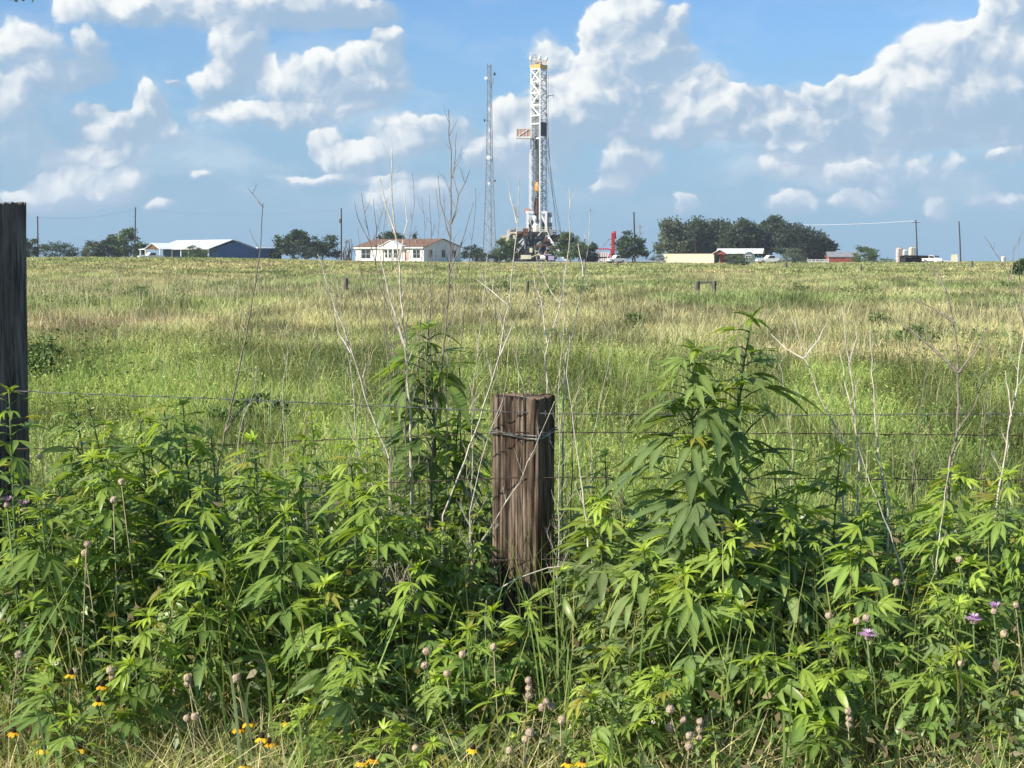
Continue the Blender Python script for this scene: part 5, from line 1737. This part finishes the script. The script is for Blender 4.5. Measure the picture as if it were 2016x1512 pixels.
# ------------------------------------------------------------------ bare dry stalks
def stalk(label, pts, depth, r0, mt, seed, twigs=1.0, ground=True, start=.25, limbs=(), name='dry_stalk', tw=(.08, .30)):
    rnd = random.Random(seed)
    P = [W(px, py, depth + .02 * i) for i, (px, py) in enumerate(pts)]
    b = Vector((P[0].x + (P[0].x - P[1].x) * .3, depth, 0)); b.z = float(gz(b.x, depth)) - .03
    if ground: P = [b, b.lerp(P[0], .5) + Vector((rnd.uniform(-.01, .01), 0, 0))] + P
    mb = MB()

    def limb(Q, ra, rb, n=6):
        D = []
        for a, c in zip(Q[:-1], Q[1:]):
            k = max(2, int((c - a).length / .05))
            D += [a.lerp(c, i / k) + Vector((rnd.gauss(0, .0022), rnd.gauss(0, .0022), 0)) for i in range(k)]
        D.append(Q[-1])
        mb.tube(D, [ra + (rb - ra) * i / (len(D) - 1) for i in range(len(D))], n)
        return D

    def twig(p, d, L, r, lv):
        Q = [p]; dd = d.normalized(); n = 6
        for i in range(n):
            dd = (dd + Vector((rnd.gauss(0, .09), rnd.gauss(0, .09), .085))).normalized()
            Q.append(Q[-1] + dd * L / n)
        mb.tube(Q, [r * (1 - .75 * i / n) for i in range(n + 1)], 4)
        if lv > 0:
            for i in range(1, n):
                if rnd.random() < .78:
                    ax = Vector((rnd.uniform(-1, 1), rnd.uniform(-.6, .6), rnd.uniform(-.1, .6)))
                    twig(Q[i], dd + ax * .75, L * rnd.uniform(.25, .5), r * .55, lv - 1)
    r0 *= (.76 if mt is M_DRY else .78)
    D = limb(P, r0, r0 * .24)
    n0 = int(len(D) * start)
    L = sum((D[i + 1] - D[i]).length for i in range(len(D) - 1))
    s = 1
    for i in range(n0, len(D) - 1):
        f = i / len(D)
        if rnd.random() < .46 * twigs:
            t = (D[i + 1] - D[i]).normalized(); s = -s
            d = t + Vector((s * rnd.uniform(.35, .8), rnd.uniform(-.5, .5), 0))
            twig(D[i], d, rnd.uniform(*tw) * (1.15 - .6 * f), r0 * (.42 - .24 * f), 2 if f < .6 else (1 if f < .9 else 0))
    for lp in limbs:
        lw = lp[0]
        Q = [W(px, py, depth + .04 * j) for j, (px, py) in enumerate(lp[1])]
        E = limb(Q, r0 * lw, r0 * lw * .3, 5)
        for i in range(len(E) // 3, len(E) - 1):
            if rnd.random() < .28 * twigs:
                t = (E[i + 1] - E[i]).normalized()
                twig(E[i], t + Vector((rnd.choice((-1, 1)) * rnd.uniform(.3, .7), rnd.uniform(-.4, .4), 0)), rnd.uniform(*tw) * .7, r0 * lw * .4, 1)
    o = mb.build(name, mt, None, org=b)
    return tag(o, label, 'dead stalk', 'bare dry weed stalks')


S = stalk
S('tallest bare stalk, dark with candelabra branching, its tip near the lattice mast', [(852, 860), (870, 735), (884, 570), (888, 440), (889, 350), (883, 215)], 5.6, .0085, M_DRYD, 1, 1.0, start=.42,
  limbs=[(.55, [(888, 440), (905, 385), (925, 335)]), (.5, [(887, 470), (868, 400), (862, 345)]), (.4, [(889, 350), (898, 300), (899, 262)]), (.5, [(886, 540), (915, 460), (932, 400)])], tw=(.05, .16))
S('thick bleached stalk with two stems, crossing the front of the white house', [(808, 905), (806, 800), (798, 690), (790, 590), (784, 500), (776, 430), (770, 350), (771, 290)], 5.5, .0115, M_DRY, 2, 1.0, start=.48,
  limbs=[(.7, [(800, 690), (778, 620), (757, 545), (745, 480)]), (.5, [(785, 510), (800, 440), (797, 380)]), (.5, [(780, 460), (758, 400), (748, 350)])], tw=(.06, .2))
S('slanting bleached stalk reaching up left from the central ragweed', [(765, 900), (728, 805), (692, 695), (662, 610), (640, 545), (625, 500)], 5.45, .0105, M_DRY, 3, .8, start=.5, limbs=[(.5, [(692, 695), (668, 655), (655, 590)])], tw=(.05, .14))
S('slim grey stalk with fan of twigs above the left end of the white house', [(775, 640), (748, 560), (730, 480), (718, 420), (712, 380)], 5.9, .007, M_DRYD, 4, 1.2, start=.45, limbs=[(.6, [(740, 520), (742, 450), (735, 390)]), (.5, [(730, 480), (705, 430), (698, 395)])], tw=(.05, .18))
S('long bleached stalk leaning right, from weeds up past the left of the rig base', [(872, 1015), (915, 905), (952, 800), (984, 700), (1000, 600), (1010, 520), (1020, 430), (1021, 345)], 5.45, .0088, M_DRY, 5, .7, start=.5,
  limbs=[(.5, [(1017, 440), (1006, 390), (1000, 345)]), (.55, [(1000, 600), (970, 575), (938, 550)]), (.5, [(984, 700), (1010, 640), (1040, 590)])], tw=(.05, .16))
S('bleached stalk forking in front of the right half of the rig', [(1078, 800), (1074, 700), (1080, 670), (1103, 597), (1116, 517), (1124, 458), (1121, 369)], 5.6, .009, M_DRY, 6, .8, start=.42, limbs=[(.6, [(1077, 676), (1068, 610), (1050, 540)]), (.55, [(1103, 597), (1075, 560), (1062, 510)])], tw=(.05, .17))
S('slender stalk furthest right of those crossing the rig, beside the dense tree', [(1110, 790), (1113, 700), (1130, 653), (1144, 580), (1156, 511), (1160, 451), (1163, 412)], 5.65, .0075, M_DRY, 7, .8, start=.45, limbs=[(.6, [(1150, 545), (1140, 500), (1139, 460)])], tw=(.05, .15))
S('lone leaning stalk rising over the blue house with a hooked tip', [(430, 908), (462, 770), (488, 640), (502, 560), (513, 490), (518, 400)], 5.5, .0085, M_DRYD, 8, .45, start=.3, limbs=[(.45, [(517, 408), (503, 390), (489, 372)]), (.7, [(440, 852), (478, 800), (530, 764)]), (.3, [(510, 490), (498, 470), (490, 450)])], tw=(.04, .12))
S('upright pale stalk above the right-hand ragweeds, with a bent pair of side stems', [(1690, 900), (1684, 810), (1676, 744), (1665, 672), (1658, 604)], 5.4, .0085, M_DRY, 9, .6, start=.35, limbs=[(.6, [(1686, 830), (1664, 760), (1652, 690)]), (.4, [(1672, 720), (1684, 665), (1683, 630)])], tw=(.05, .14))
S('straight pale stalk with few twigs, next right of the upright pale pair', [(1748, 985), (1730, 900), (1720, 790), (1717, 708), (1713, 650)], 5.3, .0085, M_DRY, 10, .5, start=.45, tw=(.05, .12))
S('dark forked stalk with wide arms, the biggest on the right', [(1868, 925), (1884, 850), (1888, 732), (1880, 638), (1863, 571), (1845, 543), (1819, 510)], 5.45, .0105, M_DRYD, 11, .6, start=.45,
  limbs=[(.7, [(1887, 735), (1844, 692), (1800, 655), (1768, 630)]), (.6, [(1888, 735), (1920, 690), (1943, 645)]), (.55, [(1878, 635), (1838, 608), (1793, 584)]), (.55, [(1884, 850), (1920, 800), (1940, 730)]), (.4, [(1863, 575), (1852, 545), (1848, 520)])], tw=(.05, .16))
S('tall bleached stalk at the right side, running up beyond the frame', [(1950, 1080), (1968, 960), (1986, 850), (2000, 760), (2014, 672), (2024, 600)], 5.2, .0095, M_DRY, 12, .4, start=.5, limbs=[(.6, [(1990, 820), (1986, 770), (1980, 730)])], tw=(.05, .14))
S('dark curving stalk at the right edge reaching the horizon', [(2040, 760), (2030, 690), (2011, 616), (1980, 530), (1955, 492), (1938, 466)], 5.5, .007, M_DRYD, 13, .6, start=.4, limbs=[(.6, [(1990, 556), (1996, 510), (1999, 480)]), (.5, [(2011, 616), (2008, 540), (2006, 470)])], tw=(.05, .16))
S('crooked pale stalk with long side arms, left of the upright pale pair', [(1665, 880), (1640, 830), (1612, 780), (1591, 720), (1581, 705), (1572, 660), (1565, 622)], 5.35, .008, M_DRY, 14, .6, start=.4, limbs=[(.7, [(1583, 705), (1612, 668), (1631, 632)]), (.65, [(1582, 706), (1545, 685), (1517, 657)])], tw=(.05, .14))
S('pale stalk slanting down left among the right-hand leaves', [(1800, 1215), (1772, 1110), (1742, 1020), (1712, 950), (1690, 880)], 4.9, .0075, M_DRY, 15, .3, start=.5, tw=(.04, .1))
S('short pair of pale stems before the gap on the right', [(1845, 1110), (1852, 1040), (1862, 970), (1870, 900)], 5.0, .0065, M_DRY, 16, .4, start=.4, tw=(.05, .12))
S('pale stem crossing close by the right side of the squat post', [(1184, 1225), (1160, 1075), (1139, 912), (1125, 806), (1115, 735), (1122, 660)], 5.0, .0075, M_DRY, 17, .45, start=.45, tw=(.05, .16))
S('broken stem leaning across the front of the squat post', [(916, 1112), (965, 1040), (1030, 935), (1062, 860), (1092, 790)], 5.15, .0065, M_DRY, 18, 1.3, True, .5, tw=(.05, .15))
S('long bent stem lying low across the foot of the squat post', [(958, 1178), (1010, 1142), (1080, 1117), (1164, 1114)], 4.95, .0075, M_DRY, 19, .5, True, .3, tw=(.05, .13))
S('thin stem rising steeply left of the squat post', [(925, 1010), (940, 940), (960, 860), (990, 790), (1003, 720)], 5.25, .006, M_DRY, 20, .5, start=.4, tw=(.05, .14))
S('pale stem slanting left of the central ragweed, low down', [(790, 1170), (770, 1080), (735, 960), (700, 880), (678, 830)], 5.1, .0075, M_DRY, 21, .5, start=.4, tw=(.05, .12))
S('grey stalk between the white house and the tallest bare stalk', [(850, 700), (848, 600), (846, 520), (848, 440), (845, 385)], 5.9, .006, M_DRYD, 22, 1.1, start=.4, tw=(.05, .17))
S('grey stalk with drooping twigs right of the tallest bare stalk', [(905, 720), (915, 600), (925, 500), (934, 420), (936, 370)], 5.85, .006, M_DRYD, 23, 1.1, start=.42, tw=(.05, .17))
S('thin straggling stalk before the meadow shrubs left of the rig foot', [(1035, 780), (1015, 700), (985, 620), (960, 570), (945, 530)], 5.7, .006, M_DRY, 24, .9, start=.35, tw=(.05, .15))
S('thin dark stalk running up left of the white stems toward the lone meadow post', [(790, 720), (745, 620), (712, 540), (690, 470)], 5.9, .006, M_DRYD, 25, .8, start=.35, tw=(.05, .15))
S('short forked stalk right of the squat post against the green meadow', [(1165, 870), (1185, 780), (1200, 700), (1205, 640)], 5.8, .005, M_DRY, 26, .9, start=.3, tw=(.05, .14))
WISPS = [('wispy stalk far left among the thin stems before the transformer pole', [(700, 830), (690, 720), (672, 610), (655, 520)]), ('wispy stalk between the fan-twigged and bleached two-stemmed stalks', [(768, 760), (760, 650), (752, 540), (757, 450), (762, 390)]),
         ('wispy grey stalk just left of the tallest bare stalk', [(838, 760), (842, 640), (856, 520), (862, 430), (858, 370)]), ('wispy stalk crossing the foot of the radio mast', [(930, 780), (944, 660), (955, 560), (962, 470), (958, 410)]),
         ('wispy stalk rising through weeds behind the squat post top', [(1040, 790), (1046, 700), (1058, 610), (1048, 540)]), ('wispy stalk right of the squat post, leaning out over the green meadow', [(1128, 830), (1150, 730), (1182, 650), (1196, 590)]),
         ('wispy stalk left of the crooked pale stalk on the right', [(1560, 860), (1548, 790), (1540, 730), (1520, 690)]), ('wispy stalk beneath the dark forked stalk', [(1800, 900), (1812, 800), (1826, 720), (1815, 650)]),
         ('wispy stalk just left of the dark curving stalk at right edge', [(1935, 900), (1940, 790), (1948, 690), (1940, 610), (1946, 560)]), ('wispy short stalk beside the leaning hook-tipped stalk', [(468, 880), (480, 820), (500, 770), (505, 720)]),
         ('wispy stalk in the grass left of the slanting bleached stalk', [(600, 840), (612, 760), (628, 690), (622, 640)]), ('wispy twiggy stalk over the middle of the white house', [(800, 640), (812, 560), (806, 470), (818, 400), (812, 340)])]
WISPS += [('hair-thin stalk just right of the leaning hook-tipped stalk', [(560, 860), (556, 770), (566, 690), (560, 640)]), ('hair-thin stalk before the left window of the white house', [(720, 700), (708, 610), (712, 520), (704, 450)]),
          ('hair-thin twiggy stalk before the white house door', [(822, 720), (830, 620), (826, 540), (836, 450), (830, 390)]), ('hair-thin stalk before the grey gable of the white house', [(880, 700), (898, 600), (892, 520), (905, 450)]),
          ('hair-thin stalk left of the rig, between mast foot and olive bush', [(980, 700), (976, 610), (984, 530), (978, 470)]), ('hair-thin twiggy stalk before the drill floor of the rig', [(1060, 720), (1052, 640), (1064, 560), (1058, 500)]),
          ('hair-thin stalk before the bush at the right foot of the rig', [(1100, 740), (1112, 650), (1108, 570), (1118, 510)]), ('hair-thin stalk over the meadow left of the bushiest tall ragweed', [(1225, 850), (1232, 770), (1222, 700)])]
for i, (lab, pts) in enumerate(WISPS): S(lab, pts, 5.35 + .05 * (i % 9), .0048, M_DRYD if i % 3 else M_DRY, 60 + i, 1.9, start=.25, tw=(.05, .17))
# bundle of dead roots and twigs under the central weeds
rnd = random.Random(6); mb = MB(); c0 = W(775, 1150, 4.75)
for k in range(60):
    a = c0 + Vector((rnd.uniform(-.07, .07), rnd.uniform(-.06, .06), rnd.uniform(-.02, .1)))
    mb.tube([a, a + Vector((rnd.uniform(-.05, .05), rnd.uniform(-.04, .04), -.09)), a + Vector((rnd.uniform(-.09, .09), rnd.uniform(-.06, .06), -.2)), Vector((a.x + rnd.uniform(-.1, .1), a.y, float(gz(a.x, a.y)) + .01))], [.0018, .0016, .0014, .001], 4)
tag(mb.build('dead_twigs', M_DRYD, None, org=(c0.x, c0.y, 0)), 'grey tuft of fine dead twigs low left of the tall central ragweed', 'twigs')


# ------------------------------------------------------------------ seed heads and flowers
def stem_down(rnd, head, lean, r, t, mt):
    b = Vector((head.x + lean, head.y + rnd.uniform(-.03, .03), 0)); b.z = float(gz(b.x, b.y)) - .02
    mid = head.lerp(b, .5) + Vector((lean * .18 + rnd.uniform(-.01, .01), 0, 0))
    mb = MB(); mb.tube([b, mid, head], [r * 1.25, r * 1.05, r], 6)
    # small narrow stem leaves
    for k in range(4):
        q = head.lerp(mid, .3 + .17 * k) if k < 3 else mid
        d = Vector((rnd.choice((-1, 1)) * rnd.uniform(.5, 1), rnd.uniform(-.5, .5), rnd.uniform(.2, 1))).normalized() * rnd.uniform(.02, .05)
        s = d.cross(Vector((0, 1, .2))).normalized() * .004
        mb.add([q - s, q + s, q + d], [(0, 1, 2)])
    mb.build('stem', mt, t, smooth=True)
    return b


def seed_plant(label, heads, d, kindc, seed, mt=None, stacked=False):
    rnd = random.Random(seed)
    h0 = W(*heads[0], d)
    t = thing('seed_stalk', label, 'seed head', (h0.x + .02, d, float(gz(h0.x, d))), 'dried seed heads in the weeds')
    for i, (px, py) in enumerate(heads):
        p = W(px, py, d + .01 * i)
        R = rnd.uniform(.0100, .0135)
        mb = MB()
        mb.lathe(p - Vector((0, 0, R * .9)), [(.25 * R, 0), (.82 * R, .35 * R), (1.05 * R, .9 * R), (.98 * R, 1.4 * R), (.70 * R, 1.85 * R), (.42 * R, 2.0 * R)], 14, (rnd.uniform(-.3, .3), rnd.uniform(-.3, .1), 1), .10, rnd)
        for k in range(46):
            a = rnd.uniform(0, 6.28); e = rnd.uniform(-.5, 1.3)
            dv = Vector((math.cos(a) * math.cos(e), math.sin(a) * math.cos(e), math.sin(e)))
            q = p + dv * R * .92; u = dv.cross(Vector((.3, .2, 1))).normalized() * R * .16
            mb.add([q - u, q + u, q + dv * R * rnd.uniform(.22, .5) + Vector((0, 0, R * .3))], [(0, 1, 2)])
        mb.build('seed_head', mt or rnd.choice([M_HEAD, M_HEAD, M_HEADP]), t)
        if i == 0 or not stacked: stem_down(rnd, p - Vector((0, 0, R * .8)), rnd.uniform(-.06, .08), .0019, t, kindc)
    return t


G_, D_ = M_STEM, M_SSTEM
SEEDS = [
    ('upper of two round tan heads on pale green stems, centre-left near bottom', [(838, 1283)], 4.25, G_), ('lower round tan head tucked under its twin near the bottom centre-left', [(836, 1311)], 4.24, G_),
    ('lone round tan head between the twin heads and the leaning straw stem', [(912, 1289)], 4.25, G_), ('round pinkish-tan head on a long leaning straw stem below the squat post', [(972, 1274)], 4.25, D_),
    ('flat ragged brown seed head on a thin red-brown stem below the squat post', [(880, 1327)], 4.2, D_), ('small pale seed head at the very bottom, left of centre', [(817, 1473)], 3.95, G_),
    ('large pinkish bristly head high on the right, nodding before a dark leaf', [(1765, 1148)], 4.55, G_), ('pinkish head highest on the right, at the fork of green leaves', [(1888, 1103)], 4.6, G_),
    ('round tan seed head left of the five-fingered ragweed leaf', [(1631, 1213)], 4.4, G_), ('pair of tan heads under the five-fingered leaf above the pink flower', [(1703, 1217), (1688, 1224)], 4.4, G_),
    ('tan head right of the two pink flowers', [(1976, 1249)], 4.35, G_), ('ragged brown head below the two pink flowers', [(1893, 1307)], 4.3, D_),
    ('fluffy dry head at the right edge above the pink flowers', [(2000, 1192)], 4.45, D_), ('tan seed head poking up at the foot of the corner post', [(80, 900)], 4.9, D_),
    ('tan seed head above the dark left thicket', [(239, 949)], 4.8, D_), ('crumpled pinkish seed head in the middle of the dark left thicket', [(170, 1072), (168, 1090)], 4.55, D_),
    ('pale cluster head among leaves in the left thicket', [(223, 985)], 4.75, D_), ('small pale head low on the left above the straw', [(35, 1290)], 4.25, D_),
    ('pale twin heads beside the bright lower-left ragweed', [(216, 1320), (221, 1332)], 4.2, D_), ('small round pink head left of the tall grass in the lower left', [(371, 1335), (372, 1345)], 4.2, D_),
    ('rounded pink head right of the twin pink heads, lower left', [(467, 1337)], 4.2, D_), ('dry head at the orange flower on the lower left', [(146, 1322)], 4.2, D_),
    ('open ragged pale head at the bottom left of centre', [(368, 1415), (384, 1412)], 4.0, D_), ('tan dry head at the root of the broad yellowed grass blade', [(1042, 1443), (1033, 1456)], 3.95, D_),
    ('dry tan head at the bottom just right of the broad yellowed blade', [(1005, 1478)], 3.92, D_), ('pale curled head under the arching blade right of bottom centre', [(1104, 1418)], 4.0, D_),
]
for i, (lab, hs, d, mt_) in enumerate(SEEDS): seed_plant(lab, hs, d, mt_, 500 + i)
STACK = [('tallest stack of whorled dry heads at bottom right of centre', [(1320, 1398), (1345, 1418), (1318, 1432)], 4.05), ('stack of three whorled dry heads on one stem, bottom right of centre', [(1378, 1422), (1376, 1436), (1378, 1455)], 4.0),
         ('low stack of whorled dry heads between two taller stacks', [(1358, 1450), (1358, 1470)], 3.98), ('column of pale whorled heads left of the broad yellowed blade', [(1040, 1340), (1041, 1355), (1040, 1370)], 4.15),
         ('big clustered dry whorls on the leaning straw stem at bottom centre', [(1074, 1382), (1068, 1394), (1086, 1392)], 4.1), ('column of pale whorled heads in the lower right shade', [(1669, 1401), (1673, 1415), (1671, 1428)], 4.05)]
for i, (lab, hs, d) in enumerate(STACK): seed_plant(lab, hs, d, D_, 600 + i, M_HEADP, True)


def petals(p, n, L, wd, droop, col, rs, t, name, mt, up=0.0, jit=.15):
    V, Q, Cc = [], [], []
    for k in range(n):
        a = 2 * math.pi * k / n + rs.normal(0, jit)
        d = np.array([math.cos(a), math.sin(a), 0]); s = np.array([-math.sin(a), math.cos(a), 0])
        l = L * rs.uniform(.85, 1.12)
        o = len(V)
        q = np.array(p)
        for f, w_ in ((.15, .5), (.5, 1), (.85, .85), (1.0, .3)):
            c = q + d * l * f + np.array([0, 0, up * l * f - droop * l * f * f])
            V += [c - s * wd * w_ / 2, c + s * wd * w_ / 2]
        for j in range(3): Q.append((o + 2 * j, o + 2 * j + 1, o + 2 * j + 3, o + 2 * j + 2))
        Cc += [np.array(col) * rs.uniform(.85, 1.15)] * 8
    return npmesh(name, np.array(V), [np.array(Q)], np.array(Cc), mt, t)


for i, (lab, px, py, d) in enumerate([('pink thistle-like flower low right, left of the pair of pink flowers', 1708, 1250, 4.35), ('pale pink wide flower, the left one of the pair at the far right', 1917, 1219, 4.4), ('small purple-pink upright flower, the higher one of the pair at the far right', 1957, 1199, 4.42),
                                      ('faded mauve flower at the left edge below the corner post', 14, 990, 4.7), ('small faded mauve flower head just right of the left-edge flower', 46, 998, 4.72)]):
    rs = np.random.RandomState(700 + i); rnd = random.Random(700 + i)
    p = W(px, py, d)
    t = thing('pink_flower', lab, 'flower', (p.x, d, float(gz(p.x, d))), 'pink flowers in the weeds')
    k = .62 if i >= 2 else 1.0
    petals(p, 30, .030 * k, .005, .25 if k == 1 else -.2, (.62, .36, .62) if i < 3 else (.40, .28, .36), rs, t, 'petals', M_PETALP, .35 if k == 1 else .9)
    petals(p + Vector((0, 0, .004)), 22, .018 * k, .004, .1, (.74, .55, .70), rs, t, 'florets', M_PETALP, .8)
    mb = MB(); R = .012 * (.8 + .2 * k); mb.lathe(p - Vector((0, 0, .018)), [(.004, 0), (R, .006), (R * .95, .014), (R * .6, .02)], 12, (0, -.1, 1), .08, rnd); mb.build('bud_base', M_HEADP, t)
    stem_down(rnd, p - Vector((0, 0, .018)), rnd.uniform(.03, .10), .003, t, M_STEM)

M_PETALY = leaf_mat('yellow_petal', .3, .5, (1.2, 1.1, .6))
YEL = [('single coneflower with orange petals, upper one at the lower left', 201, 1350, 4.15), ('coneflower just below the orange-petalled one at lower left', 194, 1381, 4.1), ('orange-tipped coneflower beside a tan seed head at lower left', 140, 1327, 4.15),
       ('coneflower with a dark upright cone at the bottom left corner', 28, 1441, 4.0), ('yellow coneflower in straw at bottom left', 86, 1475, 3.95), ('yellow coneflower beside the small pale ragweed at bottom left', 158, 1473, 3.95),
       ('leftmost yellow coneflower of the bright cluster near the green grass stems', 470, 1434, 4.0), ('high yellow coneflower of the bright cluster near the green grass stems', 489, 1423, 4.0), ('large golden coneflower, biggest of the bright cluster', 516, 1452, 3.97),
       ('golden coneflower hanging right of the biggest one', 532, 1462, 3.97), ('yellow coneflower above the bright cluster, on its own stem', 567, 1421, 4.02), ('yellow coneflower cut by the bottom edge left of centre', 712, 1500, 3.9),
       ('second bottom-edge yellow coneflower left of centre', 735, 1494, 3.9), ('orange-yellow coneflower beside the straw stem at bottom centre', 930, 1474, 3.93), ('golden coneflower at the bottom edge right of centre', 1118, 1502, 3.9), ('small golden coneflower right of the other at bottom edge', 1146, 1500, 3.9), ('yellow coneflower at the bottom edge among grass, left', 480, 1507, 3.9)]
for i, (lab, px, py, d) in enumerate(YEL):
    rs = np.random.RandomState(800 + i); rnd = random.Random(800 + i)
    p = W(px, py, d)
    t = thing('coneflower', lab, 'flower', (p.x, d, float(gz(p.x, d))), 'yellow coneflowers at the verge')
    petals(p, 9, .021, .0115, .55, (.85, .58, .03) if i % 3 else (.82, .44, .02), rs, t, 'petals', M_PETALY, .1)
    mb = MB(); mb.lathe(p - Vector((0, 0, .002)), [(.006, 0), (.0085, .005), (.0075, .013), (.004, .018)], 10, (rnd.uniform(-.2, .2), 0, 1), .1, rnd); mb.build('cone', M_CONE, t)
    stem_down(rnd, p, rnd.uniform(-.05, .05), .0022, t, M_STEM)


# ------------------------------------------------------------------ tall broad-bladed grass clumps
def grass_clump(label, tips, base_px, d, seed, col, wd=.013):
    rs = np.random.RandomState(seed)
    V, Q, Cc = [], [], []
    x0 = (base_px - 1008) / F * d; g = float(gz(x0, d))
    t = thing('tall_grass', label, 'grass clump', (x0, d, g), 'tall grass clumps at the verge')
    for (px, py) in tips:
        b = np.array([x0 + rs.normal(0, .03), d + rs.normal(0, .03), g - .01]); e = np.array(W(px, py, d + rs.uniform(-.12, .12)))
        top = (b + e) / 2; top[2] = max(b[2], e[2]) + abs(e[0] - b[0]) * .35 + .03; top[0] = b[0] * .65 + e[0] * .35
        o = len(V); n = 11
        dirv = e - b; s = np.array([-dirv[1], dirv[0], 0]) + rs.normal(0, .03, 3); s = s / (np.linalg.norm(s) + 1e-9)
        s = s * .5 + np.array([.85, .1, 0]) * .5
        for k in range(n):
            f = k / (n - 1)
            c = (1 - f) ** 2 * b + 2 * f * (1 - f) * top + f * f * e
            w_ = wd * (.55 + .6 * f) * (1 - f ** 3) + .0006
            V += [c - s * w_ / 2, c + np.array([0, 0, -w_ * .18]), c + s * w_ / 2]
        for k in range(n - 1):
            for j in range(2): Q.append((o + 3 * k + j, o + 3 * k + j + 1, o + 3 * k + j + 4, o + 3 * k + j + 3))
        Cc += [np.array(col) * rs.uniform(.75, 1.25)] * (3 * n)
    npmesh('blades', np.array(V), [np.array(Q)], np.array(Cc), M_GRASS, t)


LG, YG, PG = (.22, .32, .08), (.42, .40, .09), (.27, .34, .16)
for i, a in enumerate([
    ('broad yellowed grass blades arching at bottom centre, below the squat post', [(1005, 1352), (1030, 1330), (935, 1440), (1010, 1395)], 948, 4.0, YG, .016), ('long pale-green grass blades right of the broad yellowed ones', [(1140, 1440), (1095, 1310), (1132, 1290), (1105, 1250), (1160, 1400)], 1112, 4.05, LG),
    ('upright green grass stem with short blades left of the low centre ragweed', [(557, 1190), (545, 1260), (570, 1240), (520, 1300)], 560, 4.2, LG), ('grass blades springing right at the lower left beside the pink heads', [(455, 1365), (500, 1345), (440, 1310), (545, 1400), (420, 1390)], 470, 4.0, PG),
    ('one grass blade arching over to the right in the lower right dark gap', [(1612, 1318), (1560, 1345), (1525, 1400)], 1522, 4.05, LG, .009), ('thin upright grass stems at the bottom right of centre', [(1400, 1320), (1478, 1340), (1490, 1300), (1440, 1380), (1535, 1470)], 1475, 4.1, LG, .008),
    ('grass blade bent over in front of the squat post foot', [(880, 1225), (960, 1260), (1000, 1285), (905, 1200)], 930, 4.35, LG, .009), ('dense bright grass tuft at bottom left of centre', [(610, 1420), (580, 1400), (640, 1440), (560, 1430), (620, 1470), (545, 1450)], 596, 3.9, LG),
    ('pale grass tuft at bottom left in the straw', [(40, 1400), (80, 1430), (10, 1440), (110, 1450), (60, 1390)], 55, 3.9, PG, .008), ('grass tuft at the bottom right edge near green stems', [(1560, 1440), (1540, 1400), (1600, 1450), (1580, 1420), (1620, 1480)], 1570, 3.9, LG, .010),
    ('tall seed-bearing green grass stem crossing the squat post foot diagonally', [(958, 1050), (1000, 1150), (1010, 1180)], 1062, 4.4, LG, .007), ('bright grass tuft right of bottom centre beside stacked heads', [(1215, 1440), (1180, 1420), (1240, 1460), (1200, 1400)], 1205, 3.9, LG, .010),
    ('light grass tuft between ragweeds at the far bottom right', [(1930, 1330), (1900, 1290), (1960, 1350), (1880, 1370), (1945, 1280)], 1925, 4.15, LG, .008),
]): grass_clump(a[0], a[1], a[2], a[3], 900 + i, a[4], *(a[5:]))


# ------------------------------------------------------------------ small roadside tree beyond the left edge; one twig shows in the top corner
def roadside_tree():
    rs = np.random.RandomState(5); rnd = random.Random(5)
    bx, by = -6.1, 4.6; g = float(gz(bx, by))
    t = thing('roadside_tree', 'overhanging leafy twig at the top left corner, end of a roadside tree branch', 'tree', (bx, by, g))
    mb = MB()
    top = Vector((bx + .3, by + .1, 3.3))
    mb.tube([(bx, by, g - .1), (bx + .1, by, 1.6), top, top + Vector((.3, 0, 1.6))], [.11, .09, .07, .02], 8)
    tip = W(48, 2, 6.0)
    ends = [top.lerp(tip, .5) + Vector((0, 0, .55))]
    mb.tube([top, ends[0], tip.lerp(ends[0], .2) + Vector((0, 0, .05)), tip], [.045, .025, .009, .003], 6)
    tips = []
    for k in range(16):
        e = top + Vector((rnd.uniform(-1.4, 1.7), rnd.uniform(-1.3, 1.3), rnd.uniform(.2, 2.0))); tips.append(e)
        mb.tube([top + Vector((0, 0, rnd.uniform(-.4, .9))), top.lerp(e, .5) + Vector((0, 0, .15)), e], [.035, .02, .005], 5)
    mb.build('trunk', M_BARK, t)
    Pn = []
    for e in tips: Pn.append(np.array(e) + rs.normal(0, .22, (110, 3)))
    Pn = np.concatenate(Pn)
    for f in np.linspace(.2, 1, 36):
        Pn = np.concatenate([Pn, (np.array(ends[0]) * (1 - f) + np.array(tip) * f)[None] + rs.normal(0, .035, (2, 3))])
    V, q, c = leaflets(Pn, rs.uniform(.05, .09, len(Pn)), np.array([[.07, .12, .03]]) * rs.uniform(.7, 1.3, (len(Pn), 1)), rs, .4, .8)
    npmesh('foliage', V, [q], c, M_LEAF, t)


roadside_tree()


# ------------------------------------------------------------------ air
def build_haze():
    mt = bpy.data.materials.new('haze_air')
    mt.use_nodes = True
    nt = mt.node_tree; nt.nodes.clear()
    v = nt.nodes.new('ShaderNodeVolumePrincipled')
    v.inputs['Color'].default_value = (.80, .88, .97, 1)
    v.inputs['Density'].default_value = .00022
    o = nt.nodes.new('ShaderNodeOutputMaterial')
    nt.links.new(v.outputs[0], o.inputs['Volume'])
    mb = MB(); mb.box((0, 0, 21), (2360, 2360, 60))
    h = mb.build('haze', mt, None, org=(0, 0, 0))
    kind(h, 'stuff')


build_haze()
